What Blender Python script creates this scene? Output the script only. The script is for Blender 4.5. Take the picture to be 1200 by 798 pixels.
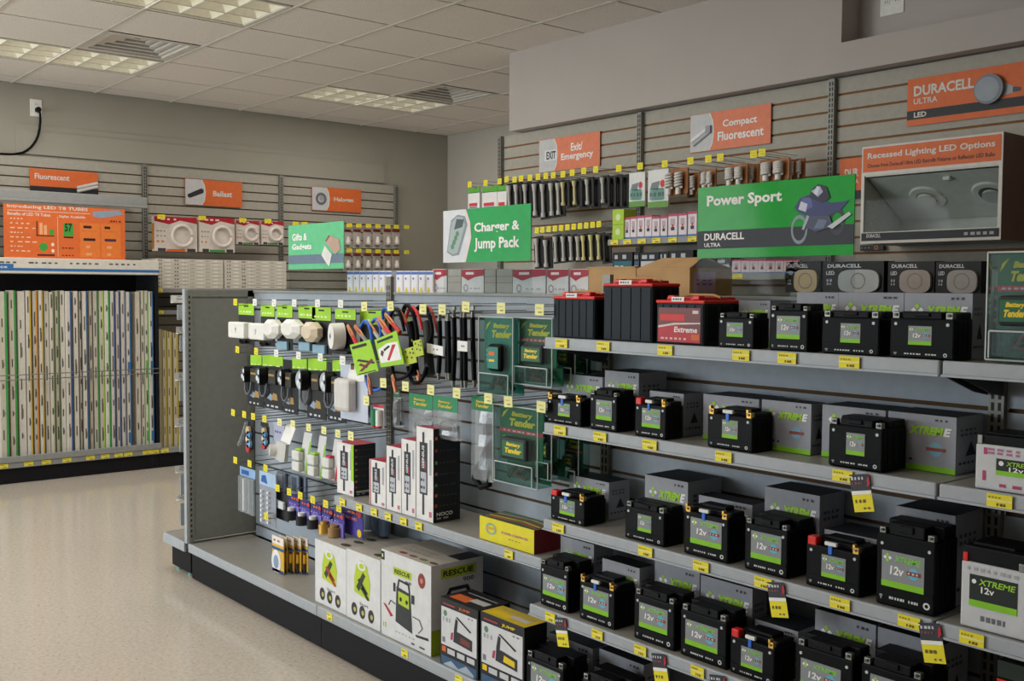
import bpy, bmesh, math, random
from mathutils import Vector, Matrix
random.seed(7)
sc = bpy.context.scene
for o in list(bpy.data.objects): bpy.data.objects.remove(o)
COL = sc.collection

# ------------------------------------------------------------------ camera
F_PX, YAW, PITCH, ROLL, EYE = 1209.16, 0.69696, 0.050287, 0.00571, 1.40
_f0 = Vector((-math.cos(YAW), math.sin(YAW), 0)); _r0 = Vector((math.sin(YAW), math.cos(YAW), 0)); _u0 = Vector((0, 0, 1))
FW = _f0*math.cos(PITCH) - _u0*math.sin(PITCH); _u2 = _u0*math.cos(PITCH) + _f0*math.sin(PITCH)
RT = _r0*math.cos(ROLL) + _u2*math.sin(ROLL); UP = _u2*math.cos(ROLL) - _r0*math.sin(ROLL)
cd = bpy.data.cameras.new('camera'); cam = bpy.data.objects.new('camera', cd); COL.objects.link(cam)
cd.sensor_width = 36; cd.sensor_fit = 'HORIZONTAL'; cd.lens = F_PX/1200*36; cd.clip_start = .05
mw = Matrix.Identity(4)
for i in range(3):
    mw[i][0] = RT[i]; mw[i][1] = UP[i]; mw[i][2] = -FW[i]
mw[2][3] = EYE
cam.matrix_world = mw
sc.camera = cam

# ------------------------------------------------------------------ light
EXPOSURE = -0.24
LAMP_POWER = 19.0                  # each fluorescent ceiling fixture
WIN_POWER = (250.0, 70.0)          # the window nearer the camera is set dimmer to darken the right side
sc.view_settings.view_transform = 'Standard'; sc.view_settings.look = 'None'
sc.view_settings.exposure = EXPOSURE; sc.view_settings.gamma = 1; sc.view_settings.use_curve_mapping = False
wd = bpy.data.worlds.new('world'); sc.world = wd; wd.use_nodes = True
nt = wd.node_tree; bg = nt.nodes['Background']
sky = nt.nodes.new('ShaderNodeTexSky'); sky.sky_type = 'HOSEK_WILKIE'; sky.turbidity = 6; sky.sun_direction = (0.3, -0.5, 0.8)
nt.links.new(sky.outputs[0], bg.inputs[0]); bg.inputs[1].default_value = 0.9
WINDOWS = [(-8.2, -5.9), (-5.6, -3.3)]        # shop front windows, behind the camera
Z_SILL, Z_HEAD, Y_FRONT = 0.35, 2.55, -3.6
for i, (a, b) in enumerate(WINDOWS):
    ld = bpy.data.lights.new('window_daylight', 'AREA'); ld.shape = 'RECTANGLE'; ld.size = b-a; ld.size_y = Z_HEAD-Z_SILL
    ld.energy = WIN_POWER[i]; ld.color = (.9, .96, 1.0)
    lo = bpy.data.objects.new('window_daylight', ld); COL.objects.link(lo)
    lo.location = ((a+b)/2, Y_FRONT+.06, (Z_SILL+Z_HEAD)/2); lo.rotation_euler = (math.radians(70), 0, 0)          # daylight falls inwards and down

# ------------------------------------------------------------------ pixel rays onto real planes
def ray(x, y): return FW + RT*((x-600)/F_PX) - UP*((y-399)/F_PX)
def U(x, y, Y):
    q = ray(x, y); q = q*(Y/q.y); return Vector((q.x, q.y, q.z+EYE))
def UX(x, y, X):
    q = ray(x, y); q = q*(X/q.x); return Vector((q.x, q.y, q.z+EYE))
def UZ(x, y, z):
    q = ray(x, y); q = q*((z-EYE)/q.z); return Vector((q.x, q.y, q.z+EYE))

# ------------------------------------------------------------------ materials
def lin(h):
    h = h.lstrip('#'); c = [int(h[i:i+2], 16)/255 for i in (0, 2, 4)]
    return [x/12.92 if x <= .04045 else ((x+.055)/1.055)**2.4 for x in c]
MATS = {}
def M(name, hexc=None, rough=.55, metal=0., var=.05, scale=30., spec=.4, emit=None, alpha=None, bump=0.):
    """procedural principled material with a little noise in its tone"""
    if name in MATS: return MATS[name]
    if hexc is None: hexc = name.split('@')[0]; rough = float(name.split('@')[1]) if '@' in name else rough
    m = bpy.data.materials.new('mat_'+name); m.use_nodes = True; n = m.node_tree.nodes; l = m.node_tree.links
    p = n['Principled BSDF']; c = lin(hexc)
    tc = n.new('ShaderNodeTexCoord'); nz = n.new('ShaderNodeTexNoise'); nz.inputs['Scale'].default_value = scale
    l.new(tc.outputs['Object'], nz.inputs['Vector'])
    cr = n.new('ShaderNodeValToRGB')
    cr.color_ramp.elements[0].position = .3; cr.color_ramp.elements[1].position = .7
    cr.color_ramp.elements[0].color = [x*(1-var) for x in c]+[1]; cr.color_ramp.elements[1].color = [min(1, x*(1+var)) for x in c]+[1]
    l.new(nz.outputs['Fac'], cr.inputs['Fac']); l.new(cr.outputs['Color'], p.inputs['Base Color'])
    p.inputs['Roughness'].default_value = rough; p.inputs['Metallic'].default_value = metal
    p.inputs['Specular IOR Level'].default_value = spec
    if emit:
        l.new(cr.outputs['Color'], p.inputs['Emission Color']); p.inputs['Emission Strength'].default_value = emit
    if bump:
        bp = n.new('ShaderNodeBump'); bp.inputs['Strength'].default_value = bump; bp.inputs['Distance'].default_value = .01
        l.new(nz.outputs['Fac'], bp.inputs['Height']); l.new(bp.outputs['Normal'], p.inputs['Normal'])
    MATS[name] = m
    return m
def clear_mat(name, tint, refl, rough=.03, haze=0., edge=.35):
    """thin clear plastic: see-through tint, window gloss growing towards grazing angles, a little haze"""
    m = bpy.data.materials.new('mat_'+name); m.use_nodes = True; n = m.node_tree.nodes; l = m.node_tree.links
    n.remove(n['Principled BSDF']); out = n['Material Output']
    nz = n.new('ShaderNodeTexNoise'); nz.inputs['Scale'].default_value = 25; c = lin(tint)
    cr = n.new('ShaderNodeValToRGB'); cr.color_ramp.elements[0].color = [x*.95 for x in c]+[1]; cr.color_ramp.elements[1].color = c+[1]; l.new(nz.outputs['Fac'], cr.inputs['Fac'])
    tr = n.new('ShaderNodeBsdfTransparent'); l.new(cr.outputs[0], tr.inputs[0])
    df = n.new('ShaderNodeBsdfDiffuse'); l.new(cr.outputs[0], df.inputs[0])
    gl = n.new('ShaderNodeBsdfGlossy'); gl.inputs['Roughness'].default_value = rough
    m1 = n.new('ShaderNodeMixShader'); m1.inputs[0].default_value = haze; l.new(tr.outputs[0], m1.inputs[1]); l.new(df.outputs[0], m1.inputs[2])
    lw = n.new('ShaderNodeLayerWeight'); lw.inputs[0].default_value = .2
    mp = n.new('ShaderNodeMapRange'); mp.inputs[3].default_value = refl; mp.inputs[4].default_value = edge; l.new(lw.outputs['Fresnel'], mp.inputs[0])
    mx = n.new('ShaderNodeMixShader'); l.new(mp.outputs[0], mx.inputs[0]); l.new(m1.outputs[0], mx.inputs[1]); l.new(gl.outputs[0], mx.inputs[2])
    l.new(mx.outputs[0], out.inputs['Surface']); MATS[name] = m
clear_mat('acrylic', 'f4f8f8', .002, .02, 0., .03); clear_mat('clamshell', 'd4e8e4', .008, .1, .015); clear_mat('poly_bag', 'dce2e6', .05, .18, .22)
M('black_plastic', '0a0b0e', .45, spec=.1, scale=60, var=.15); M('black_lid', '101115', .5, spec=.14, scale=60, var=.12)
M('slate_plastic', '20272f', .5, spec=.15); M('red_plastic', 'd8241c', .4); M('metal', '84847f', .4, .8); M('dark_metal', '4a4a4a', .45, .6)
M('gold_metal', 'c9a04c', .4, .7); M('blue_plastic', '2a6ad0', .4); M('white_plastic', 'e6e4de', .5)
M('shelf_grey', '8e908e', .45); M('rail_grey', 'a4a9ae', .42, spec=.4); M('panel_grey', 'a2abb4', .6); M('endpanel', '82827a', .55); M('groove', '5d4630', .9); M('groove_dark', '47494a', .9)
M('kick', '17171b', .6, spec=.2); M('slat_brown', '8a5f3c', .9); M('deck', '9a968e', .35); M('slat', 'a8a397', .7); M('slat_dark', '5a4632', .9); M('upright', '85847c', .5, .3)
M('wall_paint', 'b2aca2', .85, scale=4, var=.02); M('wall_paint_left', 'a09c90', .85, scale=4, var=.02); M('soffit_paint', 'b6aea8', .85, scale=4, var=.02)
M('carton_grey', '9b9da5', .6); M('carton_top', '24262b', .6, spec=.2); M('kraft', 'c09868', .8, scale=12, var=.1)
M('yellow', 'ecdc28', .6); M('pale_yellow', 'f0eca0', .6); M('white', 'efeeea', .6); M('ink', '1b1b1d', .6); M('orange', 'd8682f', .55); M('orange_red', 'e28260', .55)
M('green', '36a64a', .5); M('lime', '9ed22a', .55); M('sign_green', '27a03a', .1, spec=.07); M('lime_band', '86c81e', .55); M('paper', 'd6d0c4', .7); M('red', 'c02030', .5)
M('teal', '1f6e5c', .5); M('bt_green', '12603a', .5); M('bt_yellow', 'e8c81e', .5); M('purple', '4a3f9a', .5); M('copper', 'c9805a', .4, .4); M('navy', '2b3a66', .5); M('label_grey', '898d90', .45)
M('lamp_louver', 'd8d2bc', .5, emit=.22); M('tube_glow', 'fff6dc', .5, emit=.45); M('light_frame', 'dcd8cc', .5)

# ------------------------------------------------------------------ mesh builder
GLY = {}
def glyphs(s, bold):
    k = (s, bold)
    if k not in GLY:
        cu = bpy.data.curves.new('t', 'FONT'); cu.body = s; cu.resolution_u = 2; cu.offset = bold; cu.fill_mode = 'BOTH' if False else 'FRONT'
        o = bpy.data.objects.new('t', cu); me = bpy.data.meshes.new_from_object(o)
        vs = [(v.co.x, v.co.y) for v in me.vertices]; fs = [tuple(p.vertices) for p in me.polygons]
        bpy.data.objects.remove(o); bpy.data.curves.remove(cu); bpy.data.meshes.remove(me)
        GLY[k] = (vs, fs)
    return GLY[k]
class MB:
    """collects shapes in a local frame: x right, z up, the viewer's side is -y"""
    def __init__(s): s.v = []; s.f = []; s.m = []; s.sm = []; s.mats = []; s.tf = None
    def add(s, vs, fs, mat, smooth=False):
        if mat not in s.mats: s.mats.append(mat)
        k = s.mats.index(mat); n = len(s.v)
        s.v += [s.tf(*p) for p in vs] if s.tf else [tuple(p) for p in vs]
        for f in fs: s.f.append([n+i for i in f]); s.m.append(k); s.sm.append(smooth)
    def front(s): s.tf = None; return s
    def right(s, w): s.tf = lambda x, y, z: (w-y, x, z); return s
    def left(s): s.tf = lambda x, y, z: (y, -x, z); return s
    def top(s, h): s.tf = lambda x, y, z: (x, z, h-y); return s
    def box(s, x0, x1, y0, y1, z0, z1, mat, bev=0):
        if bev:
            b = min(bev, .45*min(x1-x0, y1-y0, z1-z0)); vs = []; fs = []
            bm = bmesh.new(); bmesh.ops.create_cube(bm, size=1)
            for v in bm.verts: v.co = Vector(((x0+x1)/2+v.co.x*(x1-x0), (y0+y1)/2+v.co.y*(y1-y0), (z0+z1)/2+v.co.z*(z1-z0)))
            bmesh.ops.bevel(bm, geom=bm.edges[:], offset=b, segments=2, affect='EDGES', profile=.5)
            bm.verts.index_update(); vs = [tuple(v.co) for v in bm.verts]; fs = [[v.index for v in f.verts] for f in bm.faces]; bm.free()
            s.add(vs, fs, mat); return s
        vs = [(x0, y0, z0), (x1, y0, z0), (x1, y1, z0), (x0, y1, z0), (x0, y0, z1), (x1, y0, z1), (x1, y1, z1), (x0, y1, z1)]
        s.add(vs, [(0, 3, 2, 1), (4, 5, 6, 7), (0, 1, 5, 4), (1, 2, 6, 5), (2, 3, 7, 6), (3, 0, 4, 7)], mat); return s
    def rect(s, x0, x1, z0, z1, mat, y=-.0006): s.add([(x0, y, z0), (x1, y, z0), (x1, y, z1), (x0, y, z1)], [(0, 1, 2, 3)], mat); return s
    def poly(s, pts, mat, y=-.0007): s.add([(a, y, b) for a, b in pts], [tuple(range(len(pts)))], mat); return s
    def disc(s, x, z, r, mat, y=-.0008, rz=None, n=16): return s.poly([(x+r*math.cos(6.2832*i/n), z+(rz or r)*math.sin(6.2832*i/n)) for i in range(n)], mat, y)
    def ring(s, x, z, r0, r1, mat, y=-.0009, n=20, rz=1.):
        vs = [];
        for r in (r0, r1): vs += [(x+r*math.cos(6.2832*i/n), y, z+rz*r*math.sin(6.2832*i/n)) for i in range(n)]
        s.add(vs, [(i, n+i, n+(i+1) % n, (i+1) % n) for i in range(n)], mat); return s
    def prism(s, pts, y0, y1, mat):
        n = len(pts); s.add([(a, y0, b) for a, b in pts]+[(a, y1, b) for a, b in pts],
            [tuple(range(n)), tuple(range(2*n-1, n-1, -1))]+[(i, n+i, n+(i+1) % n, (i+1) % n) for i in range(n)], mat); return s
    def cyl(s, p, q, r, mat, n=12, r2=None):
        p = Vector(p); q = Vector(q); d = (q-p).normalized(); a = d.orthogonal().normalized(); b = d.cross(a); r2 = r if r2 is None else r2
        c = [a*math.cos(6.2832*i/n)+b*math.sin(6.2832*i/n) for i in range(n)]
        P = [tuple(p+k*r) for k in c]; Q = [tuple(q+k*r2) for k in c]
        s.add(P+Q, [(i, (i+1) % n, n+(i+1) % n, n+i) for i in range(n)], mat, True)
        s.add(P, [tuple(range(n-1, -1, -1))], mat); s.add(Q, [tuple(range(n))], mat); return s
    def tube(s, path, r, mat, n=6):
        pts = [Vector(p) for p in path]; rings = []; a = None
        for i, p in enumerate(pts):
            d = (pts[min(i+1, len(pts)-1)]-pts[max(i-1, 0)]).normalized()
            a = d.orthogonal().normalized() if a is None else (a-d*a.dot(d)).normalized()
            b = d.cross(a); rings += [tuple(p+(a*math.cos(6.2832*k/n)+b*math.sin(6.2832*k/n))*r) for k in range(n)]
        m = len(pts); fs = [(i*n+k, i*n+(k+1) % n, (i+1)*n+(k+1) % n, (i+1)*n+k) for i in range(m-1) for k in range(n)]
        s.add(rings, fs, mat, True); s.add(rings[:n], [tuple(range(n-1, -1, -1))], mat); s.add(rings[-n:], [tuple(range(n))], mat); return s
    def text(s, t, x0, x1, z0, z1, mat, y=-.0011, bold=.012, shear=0.):
        vs, fs = glyphs(t, bold)
        if not vs: return s
        ax = min(v[0] for v in vs); bx = max(v[0] for v in vs); az = min(v[1] for v in vs); bz = max(v[1] for v in vs)
        s.add([(x0+(v[0]-ax)/(bx-ax)*(x1-x0)+shear*(v[1]-az)/(bz-az)*(z1-z0), y, z0+(v[1]-az)/(bz-az)*(z1-z0)) for v in vs], fs, mat); return s
    def marks(s, x0, x1, z0, z1, mat, n=6, y=-.0011, gap=.25):
        """a line of print too small to read: short word-like dashes"""
        w = (x1-x0)/n
        for i in range(n):
            k = .5+.5*random.random(); s.rect(x0+w*i, x0+w*i+w*(1-gap)*k, z0, z1, mat, y)
        return s
    def mesh(s, name):
        me = bpy.data.meshes.new(name); me.from_pydata(s.v, [], s.f)
        for k in s.mats: me.materials.append(MATS.get(k) or M(k))
        me.polygons.foreach_set('material_index', s.m); me.polygons.foreach_set('use_smooth', s.sm); me.update(); return me
def tag(o, label, cat, group=None):
    o['label'] = label; o['category'] = cat
    if group: o['group'] = group
    return o
def T(name, label, cat, loc, rz=0., group=None, ry=0.):
    o = bpy.data.objects.new(name, None); COL.objects.link(o); o.location = loc; o.rotation_euler = (0, ry, rz); o.empty_display_size = .05
    return tag(o, label, cat, group)
def part(name, mb, parent, label=None):
    o = bpy.data.objects.new(name, mb.mesh(name) if isinstance(mb, MB) else mb); COL.objects.link(o); o.parent = parent
    if label: o['label'] = label
    return o
def one(name, mb, label, cat, loc, rz=0., group=None, ry=0.):
    o = bpy.data.objects.new(name, mb.mesh(name) if isinstance(mb, MB) else mb); COL.objects.link(o); o.location = loc; o.rotation_euler = (0, ry, rz)
    return tag(o, label, cat, group)
def S(name, mb, loc=(0, 0, 0), rz=0., parent=None):
    o = bpy.data.objects.new(name, mb.mesh(name)); COL.objects.link(o); o.location = loc; o.rotation_euler = (0, 0, rz)
    if parent: o.parent = parent
    else: o['kind'] = 'structure'
    return o
R90 = math.pi/2
NTH = ['leftmost', 'second from left', 'third from left', 'fourth from left', 'fifth from left', 'sixth from left', 'seventh from left', 'eighth from left', 'ninth from left', 'tenth from left', 'eleventh from left', 'twelfth from left', 'thirteenth from left', 'fourteenth from left', 'fifteenth from left', 'sixteenth from left', 'seventeenth from left', 'eighteenth from left', 'nineteenth from left', 'twentieth from left', 'twenty-first from left', 'twenty-second from left', 'twenty-third from left', 'twenty-fourth from left', 'twenty-fifth from left', 'twenty-sixth from left']
def nth(i, n): return 'rightmost' if i == n-1 and n > 1 else NTH[i]
def boxY(x0, y0, x1, y1, Y):
    """a pixel box seen on the plane y=Y: location of its lower left corner, width, height"""
    a = U(x0, y1, Y); xr = U(x1, y1, Y).x; zt = U(x0, y0, Y).z
    return Vector((a.x, Y, a.z)), xr-a.x, zt-a.z
def boxX(x0, y0, x1, y1, X):
    a = UX(x0, y1, X); yr = UX(x1, y1, X).y; zt = UX(x0, y0, X).z
    return Vector((X, a.y, a.z)), yr-a.y, zt-a.z
# ================================================================== the setting
XL, YB, ZC = -8.43, 6.20, 2.928
Y_SOF, Y_SLAT = 4.34, 4.42
X_NEAR = 2.4
b = MB().box(XL-.1, X_NEAR, Y_FRONT-.2, YB+.1, -.08, 0, 'floor')
fl = bpy.data.materials.new('mat_floor'); fl.use_nodes = True; MATS['floor'] = fl
n = fl.node_tree.nodes; l = fl.node_tree.links; p = n['Principled BSDF']
tc = n.new('ShaderNodeTexCoord'); v1 = n.new('ShaderNodeTexVoronoi'); v1.inputs['Scale'].default_value = 42
nz = n.new('ShaderNodeTexNoise'); nz.inputs['Scale'].default_value = 60; nz.inputs['Detail'].default_value = 4
for q in (v1, nz): l.new(tc.outputs['Object'], q.inputs['Vector'])
r1 = n.new('ShaderNodeValToRGB'); r1.color_ramp.elements[0].position = .08; r1.color_ramp.elements[1].position = .16
r1.color_ramp.elements[0].color = lin('6e5f50')+[1]; r1.color_ramp.elements[1].color = lin('ffffff')+[1]
r2 = n.new('ShaderNodeValToRGB'); r2.color_ramp.elements[0].position = .35; r2.color_ramp.elements[1].position = .65
r2.color_ramp.elements[0].color = lin('bcb1a3')+[1]; r2.color_ramp.elements[1].color = lin('c8beb1')+[1]
mx = n.new('ShaderNodeMix'); mx.data_type = 'RGBA'; mx.blend_type = 'MULTIPLY'; mx.inputs[0].default_value = .6
l.new(v1.outputs['Distance'], r1.inputs[0]); l.new(nz.outputs['Fac'], r2.inputs[0]); l.new(r2.outputs[0], mx.inputs[6]); l.new(r1.outputs[0], mx.inputs[7])
l.new(mx.outputs[2], p.inputs['Base Color']); p.inputs['Roughness'].default_value = .14
S('floor', b)
# ceiling: lay-in tiles with openings for the lights and vents
ct = bpy.data.materials.new('mat_tile'); ct.use_nodes = True; MATS['tile'] = ct
n = ct.node_tree.nodes; l = ct.node_tree.links; p = n['Principled BSDF']
tc = n.new('ShaderNodeTexCoord'); nz = n.new('ShaderNodeTexNoise'); nz.inputs['Scale'].default_value = 150; nz.inputs['Detail'].default_value = 6
r1 = n.new('ShaderNodeValToRGB'); r1.color_ramp.elements[0].position = .36; r1.color_ramp.elements[1].position = .5
r1.color_ramp.elements[0].color = lin('cdc6be')+[1]; r1.color_ramp.elements[1].color = lin('e6e0d8')+[1]
bp = n.new('ShaderNodeBump'); bp.inputs['Strength'].default_value = .5; bp.inputs['Distance'].default_value = .004
l.new(tc.outputs['Object'], nz.inputs['Vector']); l.new(nz.outputs['Fac'], r1.inputs[0]); l.new(r1.outputs[0], p.inputs['Base Color'])
l.new(nz.outputs['Fac'], bp.inputs['Height']); l.new(bp.outputs[0], p.inputs['Normal']); p.inputs['Roughness'].default_value = .95; p.inputs['Specular IOR Level'].default_value = .1
G = .6096; GX, GY = -6.349, 2.751
LIGHTS = [(1, -2), (-2, -2), (-2, 2)]                # lower grid corner (i, j); each is one cell by two
LIGHTS_FILL = [(4, -2), (1, -6), (4, -6), (7, -6)]          # unseen fixtures added as fill light, above and behind the camera
VENTS = [(-1, -1), (-1, 3)]
hole = {(i, j+k) for i, j in LIGHTS+LIGHTS_FILL for k in (0, 1)} | set(VENTS)
ti = MB(); bars = MB()
for i in range(-4, 15):
    for j in range(-11, 6):
        if (i, j) in hole: continue
        x0, x1 = max(GX+i*G, XL), min(GX+(i+1)*G, X_NEAR); y0, y1 = max(GY+j*G, Y_FRONT), min(GY+(j+1)*G, YB)
        if x1-x0 < .02 or y1-y0 < .02: continue
        ti.box(x0+.009, x1-.009, y0+.012, y1-.012, ZC-.002, ZC+.02, 'tile')
ti.box(XL, X_NEAR, Y_FRONT, YB, ZC+.18, ZC+.2, 'tile')
S('ceiling', ti)
M('t_bar', 'c8c2b6', .5)
for i in range(-3, 15): bars.box(GX+i*G-.009, GX+i*G+.009, Y_FRONT, YB, ZC+.012, ZC+.018, 't_bar')
for j in range(-10, 6): bars.box(XL, X_NEAR, GY+j*G-.009, GY+j*G+.009, ZC-.007, ZC+.011, 't_bar')
S('trim_2', bars)
# walls
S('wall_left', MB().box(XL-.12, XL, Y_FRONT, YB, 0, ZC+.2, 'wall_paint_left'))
S('wall_back', MB().box(XL, X_NEAR, YB, YB+.12, 0, ZC+.2, 'wall_paint'))
S('wall_near', MB().box(X_NEAR, X_NEAR+.12, Y_FRONT, YB, 0, ZC+.2, 'wall_paint'))
XS = U(597, 110, Y_SOF).x; zs = 2.425
nx = U(986, 45, Y_SOF).x; nzb = U(986, 50, Y_SOF).z
w = MB().box(XS, nx, Y_SOF, Y_SOF+.28, zs, ZC+.15, 'soffit_paint').box(nx, X_NEAR, Y_SOF, Y_SOF+.28, zs, nzb, 'soffit_paint')
w.box(nx, X_NEAR, Y_SOF+.15, Y_SOF+.28, nzb, ZC+.15, 'soffit_paint').box(XS, X_NEAR, Y_SLAT+.03, Y_SOF+.28, 0, zs, 'wall_paint')
S('wall_right', w)
wf = MB(); xs = [XL]+[q for ab in WINDOWS for q in ab]+[X_NEAR]
for k in range(0, len(xs), 2): wf.box(xs[k], xs[k+1], Y_FRONT-.15, Y_FRONT, 0, ZC+.2, 'wall_paint')
for a, c in WINDOWS: wf.box(a, c, Y_FRONT-.15, Y_FRONT, 0, Z_SILL, 'wall_paint').box(a, c, Y_FRONT-.15, Y_FRONT, Z_HEAD, ZC+.2, 'wall_paint')
S('wall_front', wf)
for k, (a, c) in enumerate(WINDOWS):
    wi = MB()
    for x0, x1 in ((a, a+.05), ((a+c)/2-.025, (a+c)/2+.025), (c-.05, c)): wi.box(x0, x1, Y_FRONT-.1, Y_FRONT-.03, Z_SILL, Z_HEAD, 'dark_metal')
    wi.box(a, c, Y_FRONT-.1, Y_FRONT-.03, Z_SILL, Z_SILL+.05, 'dark_metal').box(a, c, Y_FRONT-.1, Y_FRONT-.03, Z_HEAD-.05, Z_HEAD, 'dark_metal')
    fr = S('window_%d' % (k+1), wi); S('pane', MB().box(a+.05, c-.05, Y_FRONT-.07, Y_FRONT-.06, Z_SILL+.05, Z_HEAD-.05, 'acrylic'), parent=fr)
# boxed-in board on the left wall
ya, yc = UX(18, 146, XL).y, UX(453, 188, XL).y; t = MB()
t.box(XL, XL+.008, ya, yc, 2.40, 2.625, 'wall_paint_left').box(XL+.008, XL+.02, ya+.05, yc-.04, 2.40, 2.575, 'wall_paint_left')
S('trim_1', t)

# ================================================================== ceiling fittings
def troffer(i, j, lab):
    x0, y0 = GX+i*G+.02, GY+j*G+.02; w, d = G-.04, 2*G-.04
    t = T('ceiling_light', lab, 'ceiling light', (x0, y0, ZC))
    f = MB(); e = .022
    f.box(0, w, 0, e, -.004, .09, 'light_frame').box(0, w, d-e, d, -.004, .09, 'light_frame').box(0, e, e, d-e, -.004, .09, 'light_frame').box(w-e, w, e, d-e, -.004, .09, 'light_frame').box(0, w, 0, d, .09, .1, 'light_frame')
    part('frame', f, t)
    lv = MB(); nxx, nyy = 3, 6; cx, cy = (w-2*e)/nxx, (d-2*e)/nyy
    for a in range(nxx):
        for c in range(nyy):        # each louver cell is a shallow pyramid cup open below
            X0, X1, Y0, Y1 = e+a*cx+.004, e+(a+1)*cx-.004, e+c*cy+.004, e+(c+1)*cy-.004; k = .035
            vs = [(X0, Y0, .002), (X1, Y0, .002), (X1, Y1, .002), (X0, Y1, .002), (X0+k, Y0+k, .05), (X1-k, Y0+k, .05), (X1-k, Y1-k, .05), (X0+k, Y1-k, .05)]
            lv.add(vs, [(0, 1, 5, 4), (1, 2, 6, 5), (2, 3, 7, 6), (3, 0, 4, 7)], 'lamp_louver')
    for a in range(1, nxx): lv.box(e+a*cx-.004, e+a*cx+.004, e, d-e, -.001, .03, 'light_frame')
    for c in range(1, nyy): lv.box(e, w-e, e+c*cy-.004, e+c*cy+.004, -.001, .03, 'light_frame')
    part('louver', lv, t)
    for k in range(3):
        part('lamp_tube', MB().cyl((e+cx*(k+.5), .04, .066), (e+cx*(k+.5), d-.04, .066), .013, 'tube_glow'), t)
    ld = bpy.data.lights.new('lamp_light', 'AREA'); ld.shape = 'RECTANGLE'; ld.size = w-.06; ld.size_y = d-.06; ld.energy = LAMP_POWER; ld.color = (1, .955, .89)
    lo = bpy.data.objects.new('lamp_light', ld); COL.objects.link(lo); lo.parent = t; lo.location = (w/2, d/2, -.006)
    return t
troffer(*LIGHTS[0], 'recessed ceiling light panel cut off by the top edge, nearest the camera')
troffer(*LIGHTS[1], 'recessed ceiling light panel at far left beside the square air vent')
troffer(*LIGHTS[2], 'recessed ceiling light panel over the halogen shelves, farthest from the camera')
for (i, j), w_ in zip(LIGHTS_FILL, ('over the battery shelves', 'in front of the shop windows at left', 'behind the camera', 'at the near wall behind the camera')): troffer(i, j, 'unseen ceiling light panel added for fill, '+w_)
M('vent_metal', 'c8c4bc', .5); M('vent_dark', '4c4a48', .8)
for (i, j), lab in zip(VENTS, ('square louvered ceiling vent beside the left light panel', 'square louvered ceiling vent near the white soffit corner')):
    t = T('ceiling_vent', lab, 'air vent', (GX+(i+.5)*G, GY+(j+.5)*G, ZC))
    h = G/2-.015
    part('backing', MB().box(-h, h, -h, h, .1, .11, 'vent_dark'), t)
    f = MB()
    for k in range(6):                                  # stepped concentric rings with dark slots between them
        o = h-k*.047; q = o-(.05 if k == 0 else .032); zz = -.002+.011*k; r = zz+.022
        vs = [(-o, -o, zz), (o, -o, zz), (o, o, zz), (-o, o, zz), (-q, -q, zz), (q, -q, zz), (q, q, zz), (-q, q, zz), (-q, -q, r), (q, -q, r), (q, q, r), (-q, q, r)]
        f.add(vs, [(0, 4, 5, 1), (1, 5, 6, 2), (2, 6, 7, 3), (3, 7, 4, 0), (4, 8, 9, 5), (5, 9, 10, 6), (6, 10, 11, 7), (7, 11, 8, 4)], 'vent_metal')
    f.box(-.03, .03, -.03, .03, .06, .064, 'vent_metal')
    part('louver', f, t)
# outlets
def outlet(loc, rz, lab, w=.075, h=.115, flip=False):
    t = T('wall_outlet', lab, 'outlet', loc, rz); m = MB().box(-w/2, w/2, -.006, 0, -h/2, h/2, 'white_plastic', .003); part('cover_plate', m, t)
    for s in (-1, 1):
        r = MB(); c = (0, s*h*.2) if not flip else (s*w*.22, 0)
        r.box(c[0]-.017, c[0]+.017, -.009, -.005, c[1]-.014, c[1]+.014, 'white_plastic', .003)
        for q in (-.006, .006): r.rect(c[0]+q-.0015, c[0]+q+.0015, c[1]-.004, c[1]+.006, 'ink', -.0092)
        part('socket', r, t)
    return t
pl = UX(42, 126.5, XL); outlet((XL, pl.y, pl.z), R90, 'white wall outlet high on the left wall with a plug in it', .085, .13)
pc = UX(43.5, 129, XL)
t = T('power_cord', 'black power cord plugged into the high outlet, drooping left', 'power cord', (XL, pc.y, pc.z), R90)
part('plug', MB().cyl((0, -.008, 0), (0, -.045, 0), .02, 'black_plastic'), t)
pth = [(0, -.04, 0), (.012, -.05, -.03)]
for px, py in ((47, 145), (46, 158), (40, 169), (32, 177), (22, 180.5), (8, 181), (-14, 179)):
    q = UX(px, py, XL+.03); pth.append((q.y-pc.y, -.03, q.z-pc.z))
sm = []
for i in range(len(pth)-1):
    for k in range(5): sm.append(tuple(Vector(pth[i]).lerp(Vector(pth[i+1]), k/5)))
sm = [tuple((Vector(sm[max(i-3, 0)])+Vector(sm[i])+Vector(sm[min(i+3, len(sm)-1)]))/3) for i in range(len(sm))]
part('cable', MB().tube(sm, .0085, 'black_plastic'), t)
q = U(1046, 2, Y_SOF+.15); outlet((q.x, Y_SOF+.15, q.z), 0, 'white wall outlet in the niche at top right, cut by the photo edge', .12, .12, True)

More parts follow.
